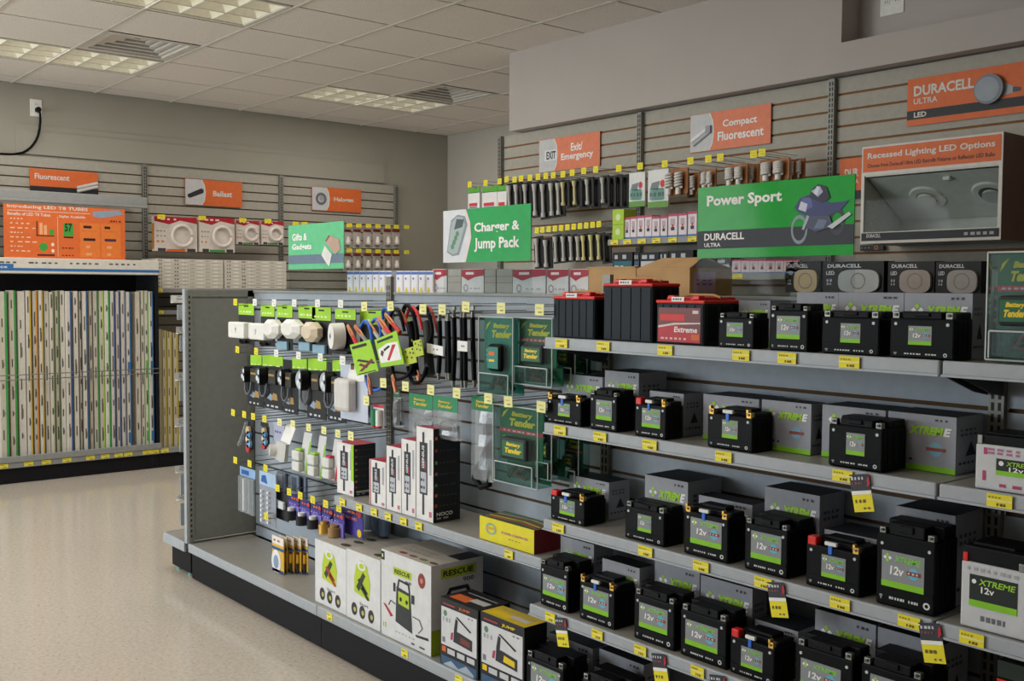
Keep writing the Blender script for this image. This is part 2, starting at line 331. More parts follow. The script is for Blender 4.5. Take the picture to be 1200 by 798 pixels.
# ================================================================== wall slats, uprights, shelves
def upright(h, w=.032, d=.03, mat='upright'):
    m = MB().box(-w/2, w/2, -d, .004, 0, h, mat)
    z = .03
    while z < h-.02:
        for s in (-.45, .45): m.rect(s*w*.5-.0035, s*w*.5+.0035, z-.009, z+.009, 'ink', -d-.0006)
        z += .0254
    return m
def slats(W, H, pitch, top, mat, gmat, g=.011):
    """horizontal boards over a recessed groove colour; pitch counted down from the top"""
    m = MB().box(.017, W-.017, .006, .02, 0, H, gmat); z = H; first = True
    while z > .001:
        k = top if first else pitch; z0 = max(z-k+g, 0)
        if z-z0 > .004: m.box(.017, W-.017, -.002, .012, z0, z, mat)
        z -= k; first = False
    return m
YS = [1.902, 3.121, 4.337, 5.556]
BAYN = ['slatted wall bay behind the rack of long lamp cartons', 'slatted wall bay with the round lamp packs and carton stacks', 'slatted wall bay with small halogen packs beside the room corner']
for k in range(3):
    t = T('slatwall_bay', BAYN[k], 'wall display panel', (XL+.025, YS[k], .12), R90, 'slatted bays of the left wall')
    part('slat_panel', slats(1.215, 2.26, .0762, .085, 'slat', 'slat_dark'), t)
    part('slotted_upright', upright(2.27), t)
    if k == 2:
        u = part('slotted_upright', upright(2.27), t); u.location.x = 1.215
XU = [U(589, 180, Y_SLAT).x, U(753, 150, Y_SLAT).x, U(978, 120, Y_SLAT).x]; XU.append(2*XU[2]-XU[1]); XU.append(2*XU[3]-XU[2])
BAYN = ['slatted wall bay behind the emergency sign', 'slatted wall bay behind the compact lamp sign', 'slatted wall bay behind the recessed lighting display', 'slatted wall bay at the right photo edge']
for k in range(4):
    W = XU[k+1]-XU[k]; H = zs-.01-.1
    t = T('slatwall_bay', BAYN[k], 'wall display panel', (XU[k], Y_SLAT, .1), 0, 'slatted bays of the right wall')
    part('slat_panel', slats(W, H, .0762, .082, 'slat', 'slat_brown'), t); part('slotted_upright', upright(H), t)

# left wall: shelf bases
def shelf_base(name, lab, y0, y1, xf=-7.80):
    W = y1-y0; D = xf-(XL+.06); t = T(name, lab, 'shelf', (xf, y0, 0), R90)
    part('kick_plate', MB().box(0, W, .03, .05, 0, .125, 'kick'), t); part('deck', MB().box(0, W, .012, D, .125, .15, 'shelf_grey'), t)
    part('price_rail', MB().box(0, W, -.002, .012, .112, .152, 'shelf_grey', .004), t)
shelf_base('base_shelf', 'low base shelf carrying the long lamp cartons at left', .55, 2.998)
shelf_base('base_shelf', 'low base shelf just left of the grey end panel', 3.0, 4.6)
def wall_shelf(lab, y0, y1, xf, z, h=.03, mat='shelf_grey', back=XL+.06):
    t = T('wall_shelf', lab, 'shelf', (xf, y0, z), R90); D = xf-back
    part('shelf_board', MB().box(0, y1-y0, .012, D, -.02, 0, mat), t); part('price_rail', MB().box(0, y1-y0, 0, .012, -h, .003, mat, .003), t)
    return t
q = UX(172, 243, -8.0); t = T('wall_shelf', 'narrow pale shelf above the orange board at left', 'shelf', (-8.0, 1.2, q.z), R90)
part('shelf_board', MB().box(0, q.y-1.2, .0, .36, .02, .045, 'shelf_grey'), t); part('front_lip', MB().box(0, q.y-1.2, -.012, 0, .012, .075, 'shelf_grey', .004).box(0, q.y-1.2, -.03, .02, -.01, .012, 'shelf_grey', .004), t)
# lamp carton rack
t = T('lamp_rack', 'tall rack with white and blue header holding long lamp cartons', 'display rack', (-7.80, .55, .153), R90)
Wr = 2.455
m = MB().box(0, Wr, 0, .5, 1.335, 1.445, 'paper', .004); m.rect(0, Wr, 1.352, 1.372, '2f6fae', -.0008)
for a in range(7): m.marks(.4+a*.28, .62+a*.28, 1.405, 1.416, '55565a', 5, -.0009)
m.rect(1.2, 1.42, 1.365, 1.4, '2f6fae', -.0009); m.text('Choice', 1.23, 1.38, 1.37, 1.39, 'white', -.0012)
part('header', m, t)
part('side_panel', MB().box(Wr-.02, Wr, .02, .5, 0, 1.335, 'kick'), t)
part('interior_shade', MB().box(0, Wr-.02, .44, .46, 0, 1.335, 'kick'), t)  # black sheet standing in for the shade inside the rack
part('wire_rail', MB().tube([(0, -.02, .62), (Wr, -.02, .62)], .004, 'metal').tube([(0, -.02, .585), (Wr, -.02, .585)], .004, 'metal'), t)
m = MB().box(0, Wr, -.012, .004, .0, .045, 'shelf_grey', .004); part('bottom_rail', m, t)
# long lamp cartons, each 1.2 m tall
TUBES = [(2, 12.5, '3f9a4c'), (13.5, 23, '3f9a4c'), (24, 33, None), (33.6, 40, 'c9a53a'), (41, 47.5, 'd08a2e'), (48, 54, 'b9a04a'), (54.6, 60.5, None), (61, 66.5, '7c8f5c'), (67, 72.5, '6e8a5a'), (73, 79, None), (80, 87.5, '3e5a8a'), (88.5, 94.5, None), (95, 98.5, '4a4a58'), (99, 106, '3c5f86'), (106.6, 110.5, None),
 (111.5, 118.5, '4c8a4a'), (119, 124.5, 'a8c84a'), (125, 131.5, '3f9a4c'), (132, 137.5, '39518e'), (138, 143.5, '39518e'), (144, 149.5, '8a8fa8'), (150, 156, '3a6ea6'), (160.5, 166.5, None), (167, 171, 'c8d6b0'), (171.4, 176.5, '5fa84a'), (177, 182, '3a6ea6')]
for k, (x0, x1, c) in enumerate(TUBES):
    loc, W, H = boxX(x0, 341, x1, 524, -7.835-.035*random.random()); H = 1.215-.012*random.random(); loc.z = .1525; W *= .88
    m = MB().box(0, W-.002, 0, .09, 0, H, random.choice(['d9d4c8', 'cfc9bd', 'd4cdbf', 'c6bfb0']))
    if c: m.rect(W-.002-.3*W, W-.002, 0, H, c)
    z = .08+.1*random.random()
    while z < H-.1:
        hh = .03+.09*random.random(); m.rect(W*.25, W*.25+.008, z, z+hh, '4a4a44', -.0009)
        if random.random() < .5: m.rect(W*.45, W*.45+.005, z+.01, z+hh*.7, '7a7468', -.0009)
        z += hh+.05+.12*random.random()
    if c in ('3a6ea6', '5fa84a'): m.rect(W*.2, W*.7, H*.5, H*.56, c, -.001); m.rect(W*.2, W*.7, .06, .14, c, -.001)
    nm = {'3f9a4c': 'green striped', '39518e': 'navy striped', '3a6ea6': 'blue striped', 'c9a53a': 'gold striped', 'd08a2e': 'orange striped', '3e5a8a': 'blue edged', '3c5f86': 'blue edged'}.get(c, 'pale plain' if not c else 'pale edged')
    one('lamp_carton', m, nm+' long lamp carton standing in the left rack, '+(NTH[k] if k < 22 else ['fourth', 'third', 'second', 'last'][k-22]+' from its right end'), 'carton', loc, R90, 'long lamp cartons in the rack')
for k, (x0, x1, c) in enumerate([(185.5, 191, 'a89a6a'), (192, 196.5, 'b8a23c'), (197.5, 202.5, 'c0a83a'), (204.5, 210, 'b8a23c')]):
    loc, W, H = boxX(x0, 386+k*1.5, x1, 515, -7.86); z0 = .151; H = loc.z+H-z0; loc.z = z0
    m = MB().box(0, W, 0, .06, 0, H, 'c8c0a6'); m.rect(W*.6, W, 0, H, c)
    for q in range(6): m.rect(W*.2, W*.4, .1+q*.15, .16+q*.15, '5a5648', -.0009)
    one('lamp_carton', m, 'short yellow edged lamp carton beside the grey end panel, %s of four' % NTH[k], 'carton', loc, R90, 'short lamp cartons by the end panel', ry=0)
# shelves and flat cartons of the second bay
zt = UX(220, 338.5, -7.95).z; y0 = UX(182, 338, -7.95).y
wall_shelf('upper shelf under the stacked flat white cartons', y0, 4.33, -7.95, zt)
zt2 = UX(190, 364, -7.95).z; wall_shelf('dark shelf below the flat white cartons, mostly hidden', y0, 4.33, -7.95, zt2)
LEV = ['bottom', 'second from bottom', 'third from bottom', 'fourth from bottom', 'fifth from bottom', 'sixth from bottom', 'second from top', 'top']
for c, (x0, x1) in enumerate(((182.5, 262), (263.2, 336))):
    loc, W, H = boxX(x0, 337, x1, 303.5, -7.965); h = (UX(220, 303.5, -7.965).z-zt-.003)/8
    for k in range(8):
        m = MB().box(0, W-.004, 0, .3, 0, h-.0015, 'paper')
        for q in range(8):
            if q in (0, 2): m.marks(.02+q*W/8.6, .06+q*W/8.6, h*.35, h*.65, '55524a', 2)
            else: m.rect(.015+q*W/8.6, .055+q*W/8.6, h*.3, h*.62, 'ece8de' if q % 2 else 'b2aa9c')
        m.rect(W*.42, W*.424, 0, h-.0015, '9a9286')
        one('flat_carton', m, 'flat white carton, %s of the %s stack on the left wall' % (LEV[k], ('left', 'right')[c]), 'carton', (-7.965-.004*random.random(), loc.y, zt+.0035+k*h), R90, 'flat cartons stacked on the left wall shelf')

# ================================================================== hanging hooks with price tags
def tag_mesh(w, h, col):
    m = MB().box(-w/2, w/2, 0, .0012, -h/2, h/2, col); m.marks(-w*.3, w*.3, h*.1, h*.18, 'a8a070', 4); m.marks(-w*.1, w*.38, -h*.28, -h*.16, '8a8458', 3); return m
TM = {}
def peg(p, length, lab, col, w, h, rz=0., group=None, bare=False):
    """p is the tag centre; the wire runs back from it by length"""
    key = (round(length, 3), round(w, 3), round(h, 3), col)
    if key not in TM:
        wi = MB().tube([(0, 0, -.002), (0, -length+.012, -.002), (0, -length+.003, .006)], .0018, 'metal').tube([(0, 0, .022), (0, -length+.004, .022)], .0012, 'metal')
        TM[key] = (wi.mesh('wire'), tag_mesh(w, h, col).mesh('price_tag'))
    d = Vector((0, length, 0)); d.rotate(Matrix.Rotation(rz, 3, 'Z'))
    t = T('display_hook', lab, 'hook', Vector(p)+d-Vector((0, 0, .008)), rz, group)
    part('wire', TM[key][0], t); o = part('price_tag', TM[key][1], t); o.location = (0, -length, .012); o.rotation_euler.y = random.uniform(-.06, .06)
    return t
def rail_tag(p, lab, group, w=.052, h=.026, rz=0., col='yellow'):
    key = ('rail', w, h, col)
    if key not in TM:
        m = MB().box(-w/2, w/2, 0, .0012, -h/2, h/2, col); m.marks(-w*.42, w*.1, h*.18, h*.3, '8a8020', 4); m.rect(-w*.5, w*.5, -h*.04, h*.08, 'pale_yellow'); m.marks(-w*.1, w*.3, -h*.38, -h*.18, '6a4a20', 3); TM[key] = m.mesh('price_label')
    return one('price_label', TM[key], lab, 'price label', p, rz, group)
# ================================================================== the long double shelf run (gondola)
Y_SP, Z_TOP = 2.29, 1.383
GX_ = [-4.728, -3.49, -2.265, -1.052, .16]
Z1, Z2, Z3, Z4, ZL, ZB = 1.256, 1.003, .716, .469, .592, .172
t = T('gondola', 'long grey double-sided shelf run with slotted posts and black base', 'shelving unit', (0, Y_SP, 0))
for k in range(4):
    W = GX_[k+1]-GX_[k]-.002
    sl = slats(W, Z_TOP-.012-ZB, .1524 if k == 0 else .0762, .085, 'panel_grey', 'groove_dark' if k == 0 else 'groove', .010)
    o = part('slat_panel', sl, t); o.location = (GX_[k]+.001, 0, ZB)
    o = part('slat_panel', MB().box(.008, W, .03, .045, 0, Z_TOP-.012-ZB, 'panel_grey'), t); o.location = (GX_[k]+.001, 0, ZB)
    o = part('top_cap', MB().box(.008 if k == 0 else 0, W, -.006, .05, -.012, 0, 'shelf_grey', .003), t); o.location = (GX_[k]+.001, 0, Z_TOP)
for k in range(1, 4):
    o = part('slotted_upright', upright(1.345, .034, .012), t); o.location = (GX_[k], -.004, .1)
BN = ['empty left base deck beside the end panel', 'base deck carrying the big white cartons', 'base deck under the battery shelves', 'base deck at the right photo edge']
for k in range(4):                              # base decks
    W = GX_[k+1]-GX_[k]-.003; YF = 1.945; b = T('base_shelf', 'grey '+BN[k]+', black kick board below', 'shelf', (GX_[k]+.0015, YF, 0)); D = Y_SP-.02-YF
    part('base_deck', MB().box(0, W, .012, D, ZB-.03, ZB-.001, 'deck'), b)
    part('base_lip', MB().box(0, W, 0, .012, ZB-.034, ZB+.003, 'rail_grey', .004).box(0, W, .002, .03, ZB-.038, ZB-.03, 'rail_grey'), b)
    part('kick_plate', MB().box(0, W, .02, .035, 0.006, ZB-.034, 'kick'), b)
# back side: top shelf that carries the boxes behind the signs
o = part('back_shelf', MB().box(GX_[0]+.008, GX_[4], .05, .36, Z_TOP-.03, Z_TOP-.006, 'shelf_grey'), t)
o = part('back_base', MB().box(GX_[0]+.008, GX_[4], .05, .36, .01, ZB, 'kick'), t)
# end panel towards the camera's left, with its slotted front post, and the end shelf beyond it
x0 = GX_[0]; yf = 1.945-Y_SP; t = T('gondola_end', 'tall grey end panel of the shelf run with a slotted front post', 'end panel', (0, Y_SP, 0))
e = MB().box(x0-.018, x0-.002, yf+.02, -.0, ZB+.012, Z_TOP, 'endpanel').box(x0-.018, x0-.002, .0, .36, ZB+.012, Z_TOP, 'endpanel')
e.box(x0-.002, x0+.004, yf+.02, .0, Z_TOP-.03, Z_TOP, 'endpanel').box(x0-.002, x0+.004, -.03, .0, ZB+.012, Z_TOP, 'endpanel')
part('end_panel', e, t)
m = MB().box(x0-.03, x0-.0, yf-.004, yf+.02, ZB, Z_TOP+.006, 'rail_grey', .003).box(x0-.0, x0+.006, yf+.006, yf+.03, ZB+.01, Z_TOP, 'endpanel')
m.right(x0+.006); z = ZB+.03
while z < Z_TOP-.02: m.rect(yf+.013, yf+.021, z, z+.013, 'ink'); z += .0254
m.front(); part('end_post', m, t)
t = T('end_shelf', 'low end shelf sticking out past the grey end panel', 'shelf', (0, Y_SP, 0))
q = MB().box(x0-.30, x0-.033, 1.955-Y_SP, .34, ZB-.025, ZB, 'deck').box(x0-.315, x0-.30, 1.95-Y_SP, .34, ZB-.045, ZB+.003, 'rail_grey', .004).box(x0-.30, x0-.033, 1.94-Y_SP, 1.955-Y_SP, ZB-.045, ZB+.003, 'rail_grey', .004)
part('end_deck', q, t)
part('end_kick', MB().box(x0-.26, x0-.033, 1.972-Y_SP, 1.985-Y_SP, .018, ZB-.03, 'kick').box(x0-.26, x0-.245, 1.985-Y_SP, .3, .018, ZB-.03, 'kick'), t)
M('teal_foot', '6fa8a0', .5)
for dx in (-.21, -.07): part('levelling_foot', MB().cyl((x0+dx, 1.99-Y_SP, 0), (x0+dx, 1.99-Y_SP, .02), .014, 'teal_foot'), t)
# shelves in front
def shelf(lab, x0, x1, z, yfront=2.025):
    W = x1-x0; D = Y_SP-yfront-.021; t = T('display_shelf', lab, 'shelf', (x0, yfront, z), 0, None)
    part('shelf_tray', MB().box(.002, W-.002, .010, D, -.022, -.001, 'deck').box(.002, W-.002, .012, .03, -.028, -.02, 'shelf_grey'), t)
    part('price_rail', MB().box(.001, W-.001, 0, .011, -.029, .002, 'rail_grey', .004).box(.001, W-.001, -.004, .002, -.031, -.026, 'rail_grey'), t)
    for x in (.012, W-.018):
        pts = [(0, -.022), (D, -.022), (D, -.085), (D-.06, -.075), (.05, -.034)]
        br = MB(); br.add([(x, a, c) for a, c in pts]+[(x+.005, a, c) for a, c in pts], [(0, 1, 2, 3, 4), (9, 8, 7, 6, 5)]+[(i, 5+i, 5+(i+1) % 5, (i+1) % 5) for i in range(5)], 'dark_metal')
        part('bracket', br, t)
    return t
for z, nm, yq in ((Z1, 'top', 2.025), (Z2, 'second', 2.025), (Z3, 'third', 2.025), (Z4, 'fourth', 1.972)):
    shelf('%s grey shelf of the battery section, tags along its rail' % nm, GX_[2]-.006, GX_[3]-.002, z, yq)
    shelf('%s grey shelf stub at the right photo edge' % nm, GX_[3]+.002, GX_[4], z, yq)
shelf('grey shelf carrying the tall narrow charger boxes', GX_[1]-.004, GX_[2]-.01, ZL)

# ================================================================== batteries
def bt_label(m, x0, x1, z0, z1, big):
    y = -.001; w, h = x1-x0, z1-z0
    m.box(x0, x1, -.0009, 0, z0, z1, 'label_grey'); m.rect(x0, x1, z0, z0+h*.2, 'lime_band', -.0013)
    lx = x0+w*.08; s = h*.07
    for a, c, k in ((0, 1, 'lime'), (1, 0, 'white'), (-1, 0, 'white'), (0, -1, 'lime')): m.poly([(lx+s*(1+a)-s*.8, z0+h*.82+c*s), (lx+s*(1+a), z0+h*.82+c*s-s*.8), (lx+s*(1+a)+s*.8, z0+h*.82+c*s), (lx+s*(1+a), z0+h*.82+c*s+s*.8)], k, -.0014)
    m.text('XTREME', x0+w*.3, x0+w*.9, z0+h*.74, z0+h*.9, '84d038', -.0014, .02, .2)
    m.text('12v', x0+w*.2, x0+w*.52, z0+h*.38, z0+h*.62, 'white', -.0014, .03, .1)
    m.disc(x0+w*.76, z0+h*.5, w*.13, '5fb6cc', -.0013); m.rect(x0+w*.6, x0+w*.93, z0+h*.45, z0+h*.56, '8a2f2c', -.0015); m.marks(x0+w*.63, x0+w*.91, z0+h*.48, z0+h*.53, 'd8c8c0', 3, -.0017)
def battery(lab, W, H, D, kind, loc, lw=(.3, .68), lz=(.28, .72), group='black powersport batteries on the shelves', case='black_plastic'):
    t = T('motorcycle_battery', lab, 'battery', loc, 0, group); hb = H*.86 if kind == 'grey' else H*.84
    c = MB().box(0, W, 0, D, 0, hb, case, .004); c.box(.004, W-.004, -.0015, .002, H*.2, H*.235, case)
    for k in range(3): c.right(W).box(D*(.2+.25*k), D*(.3+.25*k), -.0012, .001, H*.12, hb*.9, case).front()
    c.marks(W*.24, W*.52, H*.09, H*.12, 'd0d0cc', 6, gap=.12).marks(W*.57, W*.75, H*.09, H*.12, 'd0d0cc', 4, gap=.12); c.ring(W*.87, H*.105, H*.022, H*.042, 'd8d8d4'); c.rect(W*.07, W*.12, H*.1, H*.125, '9a9c9c').rect(W*.085, W*.105, H*.07, H*.1, '9a9c9c')
    part('case', c, t)
    ld = MB()
    if kind == 'grey':
        ld.box(W*.2, W*.8, .003, D*.45, hb-.002, H, 'black_lid', .003).box(.003, W-.003, D*.45, D-.002, hb-.002, H, 'black_lid', .003).box(W*.38, W*.62, -.001, .02, H*.9, H*.985, 'black_lid', .002)
    else:
        ld.box(W*.02, W*.98, .022, D-.002, hb-.002, H*.93, 'black_lid', .003).box(W*.22, W*.78, .03, D-.006, H*.92, H, 'black_lid', .003)
    part('lid', ld, t)
    for s, xx in ((0, W*.035), (1, W*.855)):
        q = MB(); w = W*.11; bo = None
        if kind == 'grey':
            q.box(xx, xx+w, .002, .016, hb-.001, hb+w*.85, 'metal', .0015); bo = MB().cyl((xx+w/2, .0022, hb+w*.45), (xx+w/2, -.0015, hb+w*.45), w*.22, 'dark_metal', 10); part('bolt', bo, part('terminal', q, t, 'square grey terminal'))
        elif kind == 'red' and s == 0:
            q.box(xx-.002, xx+w+.006, .0, .022, hb-.004, H*.99, 'red_plastic', .003); part('terminal_cap', q, t, 'red terminal cap')
        else:
            q.box(xx, xx+w, .0, .012, hb-.003, hb+.012, 'gold_metal', .0015).box(xx, xx+w*.35, .0, .012, hb+.008, hb+.018, 'gold_metal'); bo = MB().cyl((xx+w*.55, .001, hb+.006), (xx+w*.55, -.002, hb+.006), w*.2, 'dark_metal', 10); part('bolt', bo, part('terminal', q, t, 'brass terminal'))
    if kind != 'grey':
        q = MB().box(W*.42, W*.5, -.003, .006, hb-.016, hb+.012, 'blue_plastic', .002).box(W*.36, W*.58, -.0045, .004, hb+.004, hb+.013, 'white_plastic', .002); part('terminal_bag', q, t, 'blue and white hardware clip')
    for xx in (.1, .9): part('rivet', MB().cyl((W*xx, .001, hb*.86), (W*xx, -.002, hb*.86), .0036, 'c8d0d0', 10), t)
    lb = MB(); bt_label(lb, W*lw[0], W*lw[1], H*lz[0], H*lz[1], 0)
    part('label', lb, t, 'grey and green battery label')
    return t
def place(xl, yb, xr, yt, xe, z, Y, yback=2.268):
    a = U(xl, yb, Y); X1 = U(xr, yb, Y).x; H = U(xl, yt, Y).z-z; ym = yb+(yb-332)/(xl+413)*(xr-xl)
    D = UX(xe, ym, X1).y-Y if xe else .08
    return a.x, X1-a.x, H, max(.05, min(D, yback-Y))
SH = {1: ('top shelf', Z1, 2.05), 2: ('second shelf', Z2, 2.048), 3: ('third shelf', Z3, 2.048), 4: ('fourth shelf', Z4, 1.998), 5: ('base deck', ZB, 1.965)}
big = dict(lw=(.16, .86), lz=(.24, .74)); mid = dict(lw=(.24, .82), lz=(.26, .74)); sm_ = dict(lw=(.34, .68), lz=(.28, .72))
BAT = [
 (1, 841.3, 407.7, 883.2, 366, 900.7, 'grey', dict(lw=(.25, .7), lz=(.32, .72))), (1, 901.2, 409.7, 946.4, 355.5, 966.4, 'grey', dict(lw=(.2, .8), lz=(.26, .74))), (1, 962.2, 414, 1030.3, 364, 1042.9, 'grey', sm_), (1, 1042, 417.2, 1118, 365, 1139.3, 'grey', dict(lw=(.3, .66), lz=(.3, .7))),
 (2, 640.8, 494.2, 680.9, 461, 692.7, 'brass', sm_), (2, 691, 500.5, 722.8, 455, 744, 'grey', mid), (2, 743.6, 508, 780.4, 465, 800, 'red', mid), (2, 828.5, 520.5, 881.9, 476, 905.7, 'brass', sm_), (2, 970.2, 545.6, 1034, 488, 1061.7, 'grey', sm_),
 (3, 645, 607.8, 685, 573, 710, 'red', dict(lw=(.28, .72), lz=(.25, .75))), (3, 732, 627.8, 778.4, 586, 801, 'grey', sm_), (3, 801, 647.9, 853, 588, 873.6, 'brass', big), (3, 872, 664, 922.6, 603, 954.6, 'grey', big), (3, 943.9, 684.2, 1007.8, 626, 1029, 'red', dict(lw=(.3, .74), lz=(.25, .68))), (3, 1026, 700, 1095.5, 609, 1120.5, 'grey', dict(lw=(.1, .82), lz=(.22, .66))),
 (4, 633, 710, 666, 652, 694.5, 'grey', dict(lw=(.1, .92), lz=(.24, .66))), (4, 678.8, 726, 720, 671, 744.5, 'brass', dict(lw=(.12, .84), lz=(.24, .74))), (4, 742.5, 747.5, 790, 686, 815, 'grey', dict(lw=(.14, .84), lz=(.26, .72))), (4, 796.8, 768.8, 851, 704, 875, 'grey', dict(lw=(.12, .82), lz=(.24, .7))), (4, 855, 790, 907.5, 735, 931.5, 'red', dict(lw=(.26, .74), lz=(.22, .68))), (4, 931.5, 810, 999, 744, 1020, 'grey', dict(lw=(.1, .8), lz=(.2, .66))), (4, 1008, 836, 1080, 765, 1110, 'grey', big),
 (5, 616, 842, 660, 758, 689, 'grey', dict(lw=(.14, .9), lz=(.3, .78))), (5, 681, 868, 728, 784, 757, 'grey', big)]
KN = {'grey': 'grey terminals', 'brass': 'brass terminals', 'red': 'a red terminal cap'}
cnt = {}
for r in BAT: cnt[r[0]] = cnt.get(r[0], 0)+1
ix = {}; BACK = []
for s, xl, yb, xr, yt, xe, kind, kw in BAT:
    nm, z, Y = SH[s]; i = ix.get(s, 0); ix[s] = i+1
    x, W, H, D = place(xl, yb, xr, yt, xe, z, Y); D = max(D, .062); BACK.append((s, x, x+W, Y+D))
    battery('black battery with %s, %s of the black ones, %s' % (KN[kind], nth(i, cnt[s]), nm), W, H, D, kind, (x, Y, z+.0005), **kw)
# white cased batteries and the dark block at the right photo edge
def white_battery(lab, xl, yb, xr, yt, z, Y, hl, pink, model=None):
    x, W, H, D = place(xl, yb, xr, yt, None, z, Y); D = .12; t = T('motorcycle_battery', lab, 'battery', (x, Y, z+.0005)); hb = H*hl
    cs = MB().box(0, W, 0, D, 0, hb, 'c9cacc', .004)
    part('lid', MB().box(.001, W-.001, .003, D-.003, hb-.002, H*.97, 'black_lid', .004).box(W*.1, W*.75, .02, D-.02, H*.95, H, 'black_lid', .003), t)
    q = MB().box(W*.02, W*.1, .0, .014, hb-.001, hb+.018, 'red_plastic' if not pink else 'metal', .002); part('terminal', q, t)
    q = MB().box(W*.86, W*.95, .0, .014, hb-.001, hb+.016, 'metal', .002); part('terminal', q, t)
    m = MB(); a, c, e, f = (.3, .84, .36, .72) if pink else (.14, .86, .34, .82)
    m.box(W*a, W*c, -.0009, 0, hb*e, hb*f, '16201c'); m.rect(W*a, W*c, hb*e, hb*(e+.1), 'lime_band', -.0013)
    m.text('XTREME', W*(a+.14), W*(c-.04), hb*(f-.14), hb*(f-.05), 'lime', -.0014, .02, .2); m.text('12v', W*(a+.18), W*(a+.38), hb*(f-.26), hb*(f-.16), 'white', -.0014, .02)
    m.disc(W*(a+.07), hb*(f-.1), W*.035, 'white', -.0014)
    if pink:
        for q in (.88, .8): cs.marks(W*.18, W*.95, hb*q, hb*(q+.05), 'b06a8a', 6)
        cs.rect(W*.11, W*.16, hb*.2, hb*.42, 'b03a6a'); cs.marks(W*.35, W*.9, hb*.1, hb*.17, 'b03a6a', 3); cs.rect(W*.12, W*.17, hb*.78, hb*.93, 'b03a6a')
    else: cs.marks(W*.32, W*.74, hb*.14, hb*.22, '6a6c70', 5); cs.marks(W*.1, W*.9, hb*.88, hb*.93, 'a8aaac', 8)
    part('case', cs, t); part('label', m, t, 'dark green battery label'); return t
white_battery('white cased battery with black lid and pink print at the right photo edge', 1141.9, 570.7, 1228, 506, Z2, 2.045, .8, True)
white_battery('white cased battery with black lid on the third shelf, right end', 1124.5, 731, 1203, 634, Z3, 2.045, .78, False)
x, W, H, D = place(1165, 830, 1230, 772, None, Z4, 2.07)
t = T('motorcycle_battery', 'dark battery with red trim low at the right photo edge', 'battery', (x, 2.07, Z4+.0005)); part('case', MB().box(0, W, 0, .1, 0, H*.8, 'black_plastic', .004), t); part('lid', MB().box(.002, W-.002, .002, .098, H*.8, H, '1c2a1e', .004).rect(W*.04, W*.5, H*.74, H*.8, 'red_plastic'), t)
# red topped car batteries
def red_battery(lab, xl, yb, xr, yt, ytop, D, art, ribs):
    a = U(xl, yb, 2.06); X1 = U(xr, yb, 2.06).x; W = X1-a.x; H = U(xl, yt, 2.06).z-Z1; HT = U(xl, ytop, 2.06).z-Z1
    t = T('car_battery', lab, 'battery', (a.x, 2.06, Z1+.0005), 0, 'red topped batteries on the top shelf')
    c = MB().box(0, W, 0, D, 0, H+.002, 'slate_plastic', .004)
    for k in range(ribs): c.box(W*(k+.5)/ribs-W*.35/ribs, W*(k+.5)/ribs+W*.35/ribs, -.002, .001, .006, H*.97, 'slate_plastic')
    for k in range(3): c.right(W).box(D*(.1+.3*k), D*(.3+.3*k), -.0015, .001, .01, H*.95, 'black_plastic').front()
    part('case', c, t)
    part('lid', MB().box(-.002, W+.002, -.003, D+.002, H, HT-.012, 'red_plastic', .004).box(W*.16, W*.84, .01, D-.01, HT-.014, HT-.004, 'red_plastic', .003), t, 'red lid')
    for s in (.2, .72):
        part('terminal', MB().box(W*s, W*(s+.14), .006, .03, HT-.012, HT, 'red_plastic', .003), t)
    part('handle', MB().tube([(W*.1, D*.5, HT-.006), (W*.25, D*.5, HT+.001), (W*.75, D*.5, HT+.001), (W*.9, D*.5, HT-.006)], .004, 'kraft'), t)
    m = MB().box(W*.34, W*.6, -.004, -.0025, HT-.016, HT-.004, 'white')
    m.marks(W*.37, W*.57, HT-.012, HT-.008, 'ink', 4, -.0046); part('sticker', m, t)
    if art:
        m = MB().box(W*.06, W*.94, -.0034, -.002, H*.06, H*.9, '7d4a4c'); y = -.0038
        m.poly([(W*.06, H*.06), (W*.94, H*.06), (W*.94, H*.28), (W*.4, H*.5), (W*.06, H*.42)], 'red', y).rect(W*.1, W*.62, H*.58, H*.74, 'd83a3a', y)
        m.poly([(W*.06, H*.4), (W*.4, H*.48), (W*.94, H*.52), (W*.94, H*.55), (W*.4, H*.53), (W*.06, H*.45)], 'e0d0cc', y-.0003)
        m.text('Extreme', W*.4, W*.88, H*.3, H*.44, 'white', y-.0005, .03, .15); m.rect(W*.76, W*.92, H*.12, H*.26, 'orange', y-.0004); m.marks(W*.12, W*.7, H*.12, H*.17, 'e8c0b8', 6, y-.0005); m.rect(W*.78, W*.9, H*.76, H*.84, 'd8c8c8', y-.0004)
        part('label', m, t, 'red pictorial battery label')
    return t
red_battery('smaller dark battery with red lid, left end of the top shelf', 648.3, 393.4, 696.4, 350.6, 342, .1, False, 6)
red_battery('tallest dark battery with red lid on the top shelf', 707, 397.2, 764, 335.8, 327, .11, False, 5)
red_battery('red labelled battery with red lid on the top shelf', 769, 401.5, 825, 355.5, 346, .17, True, 6)

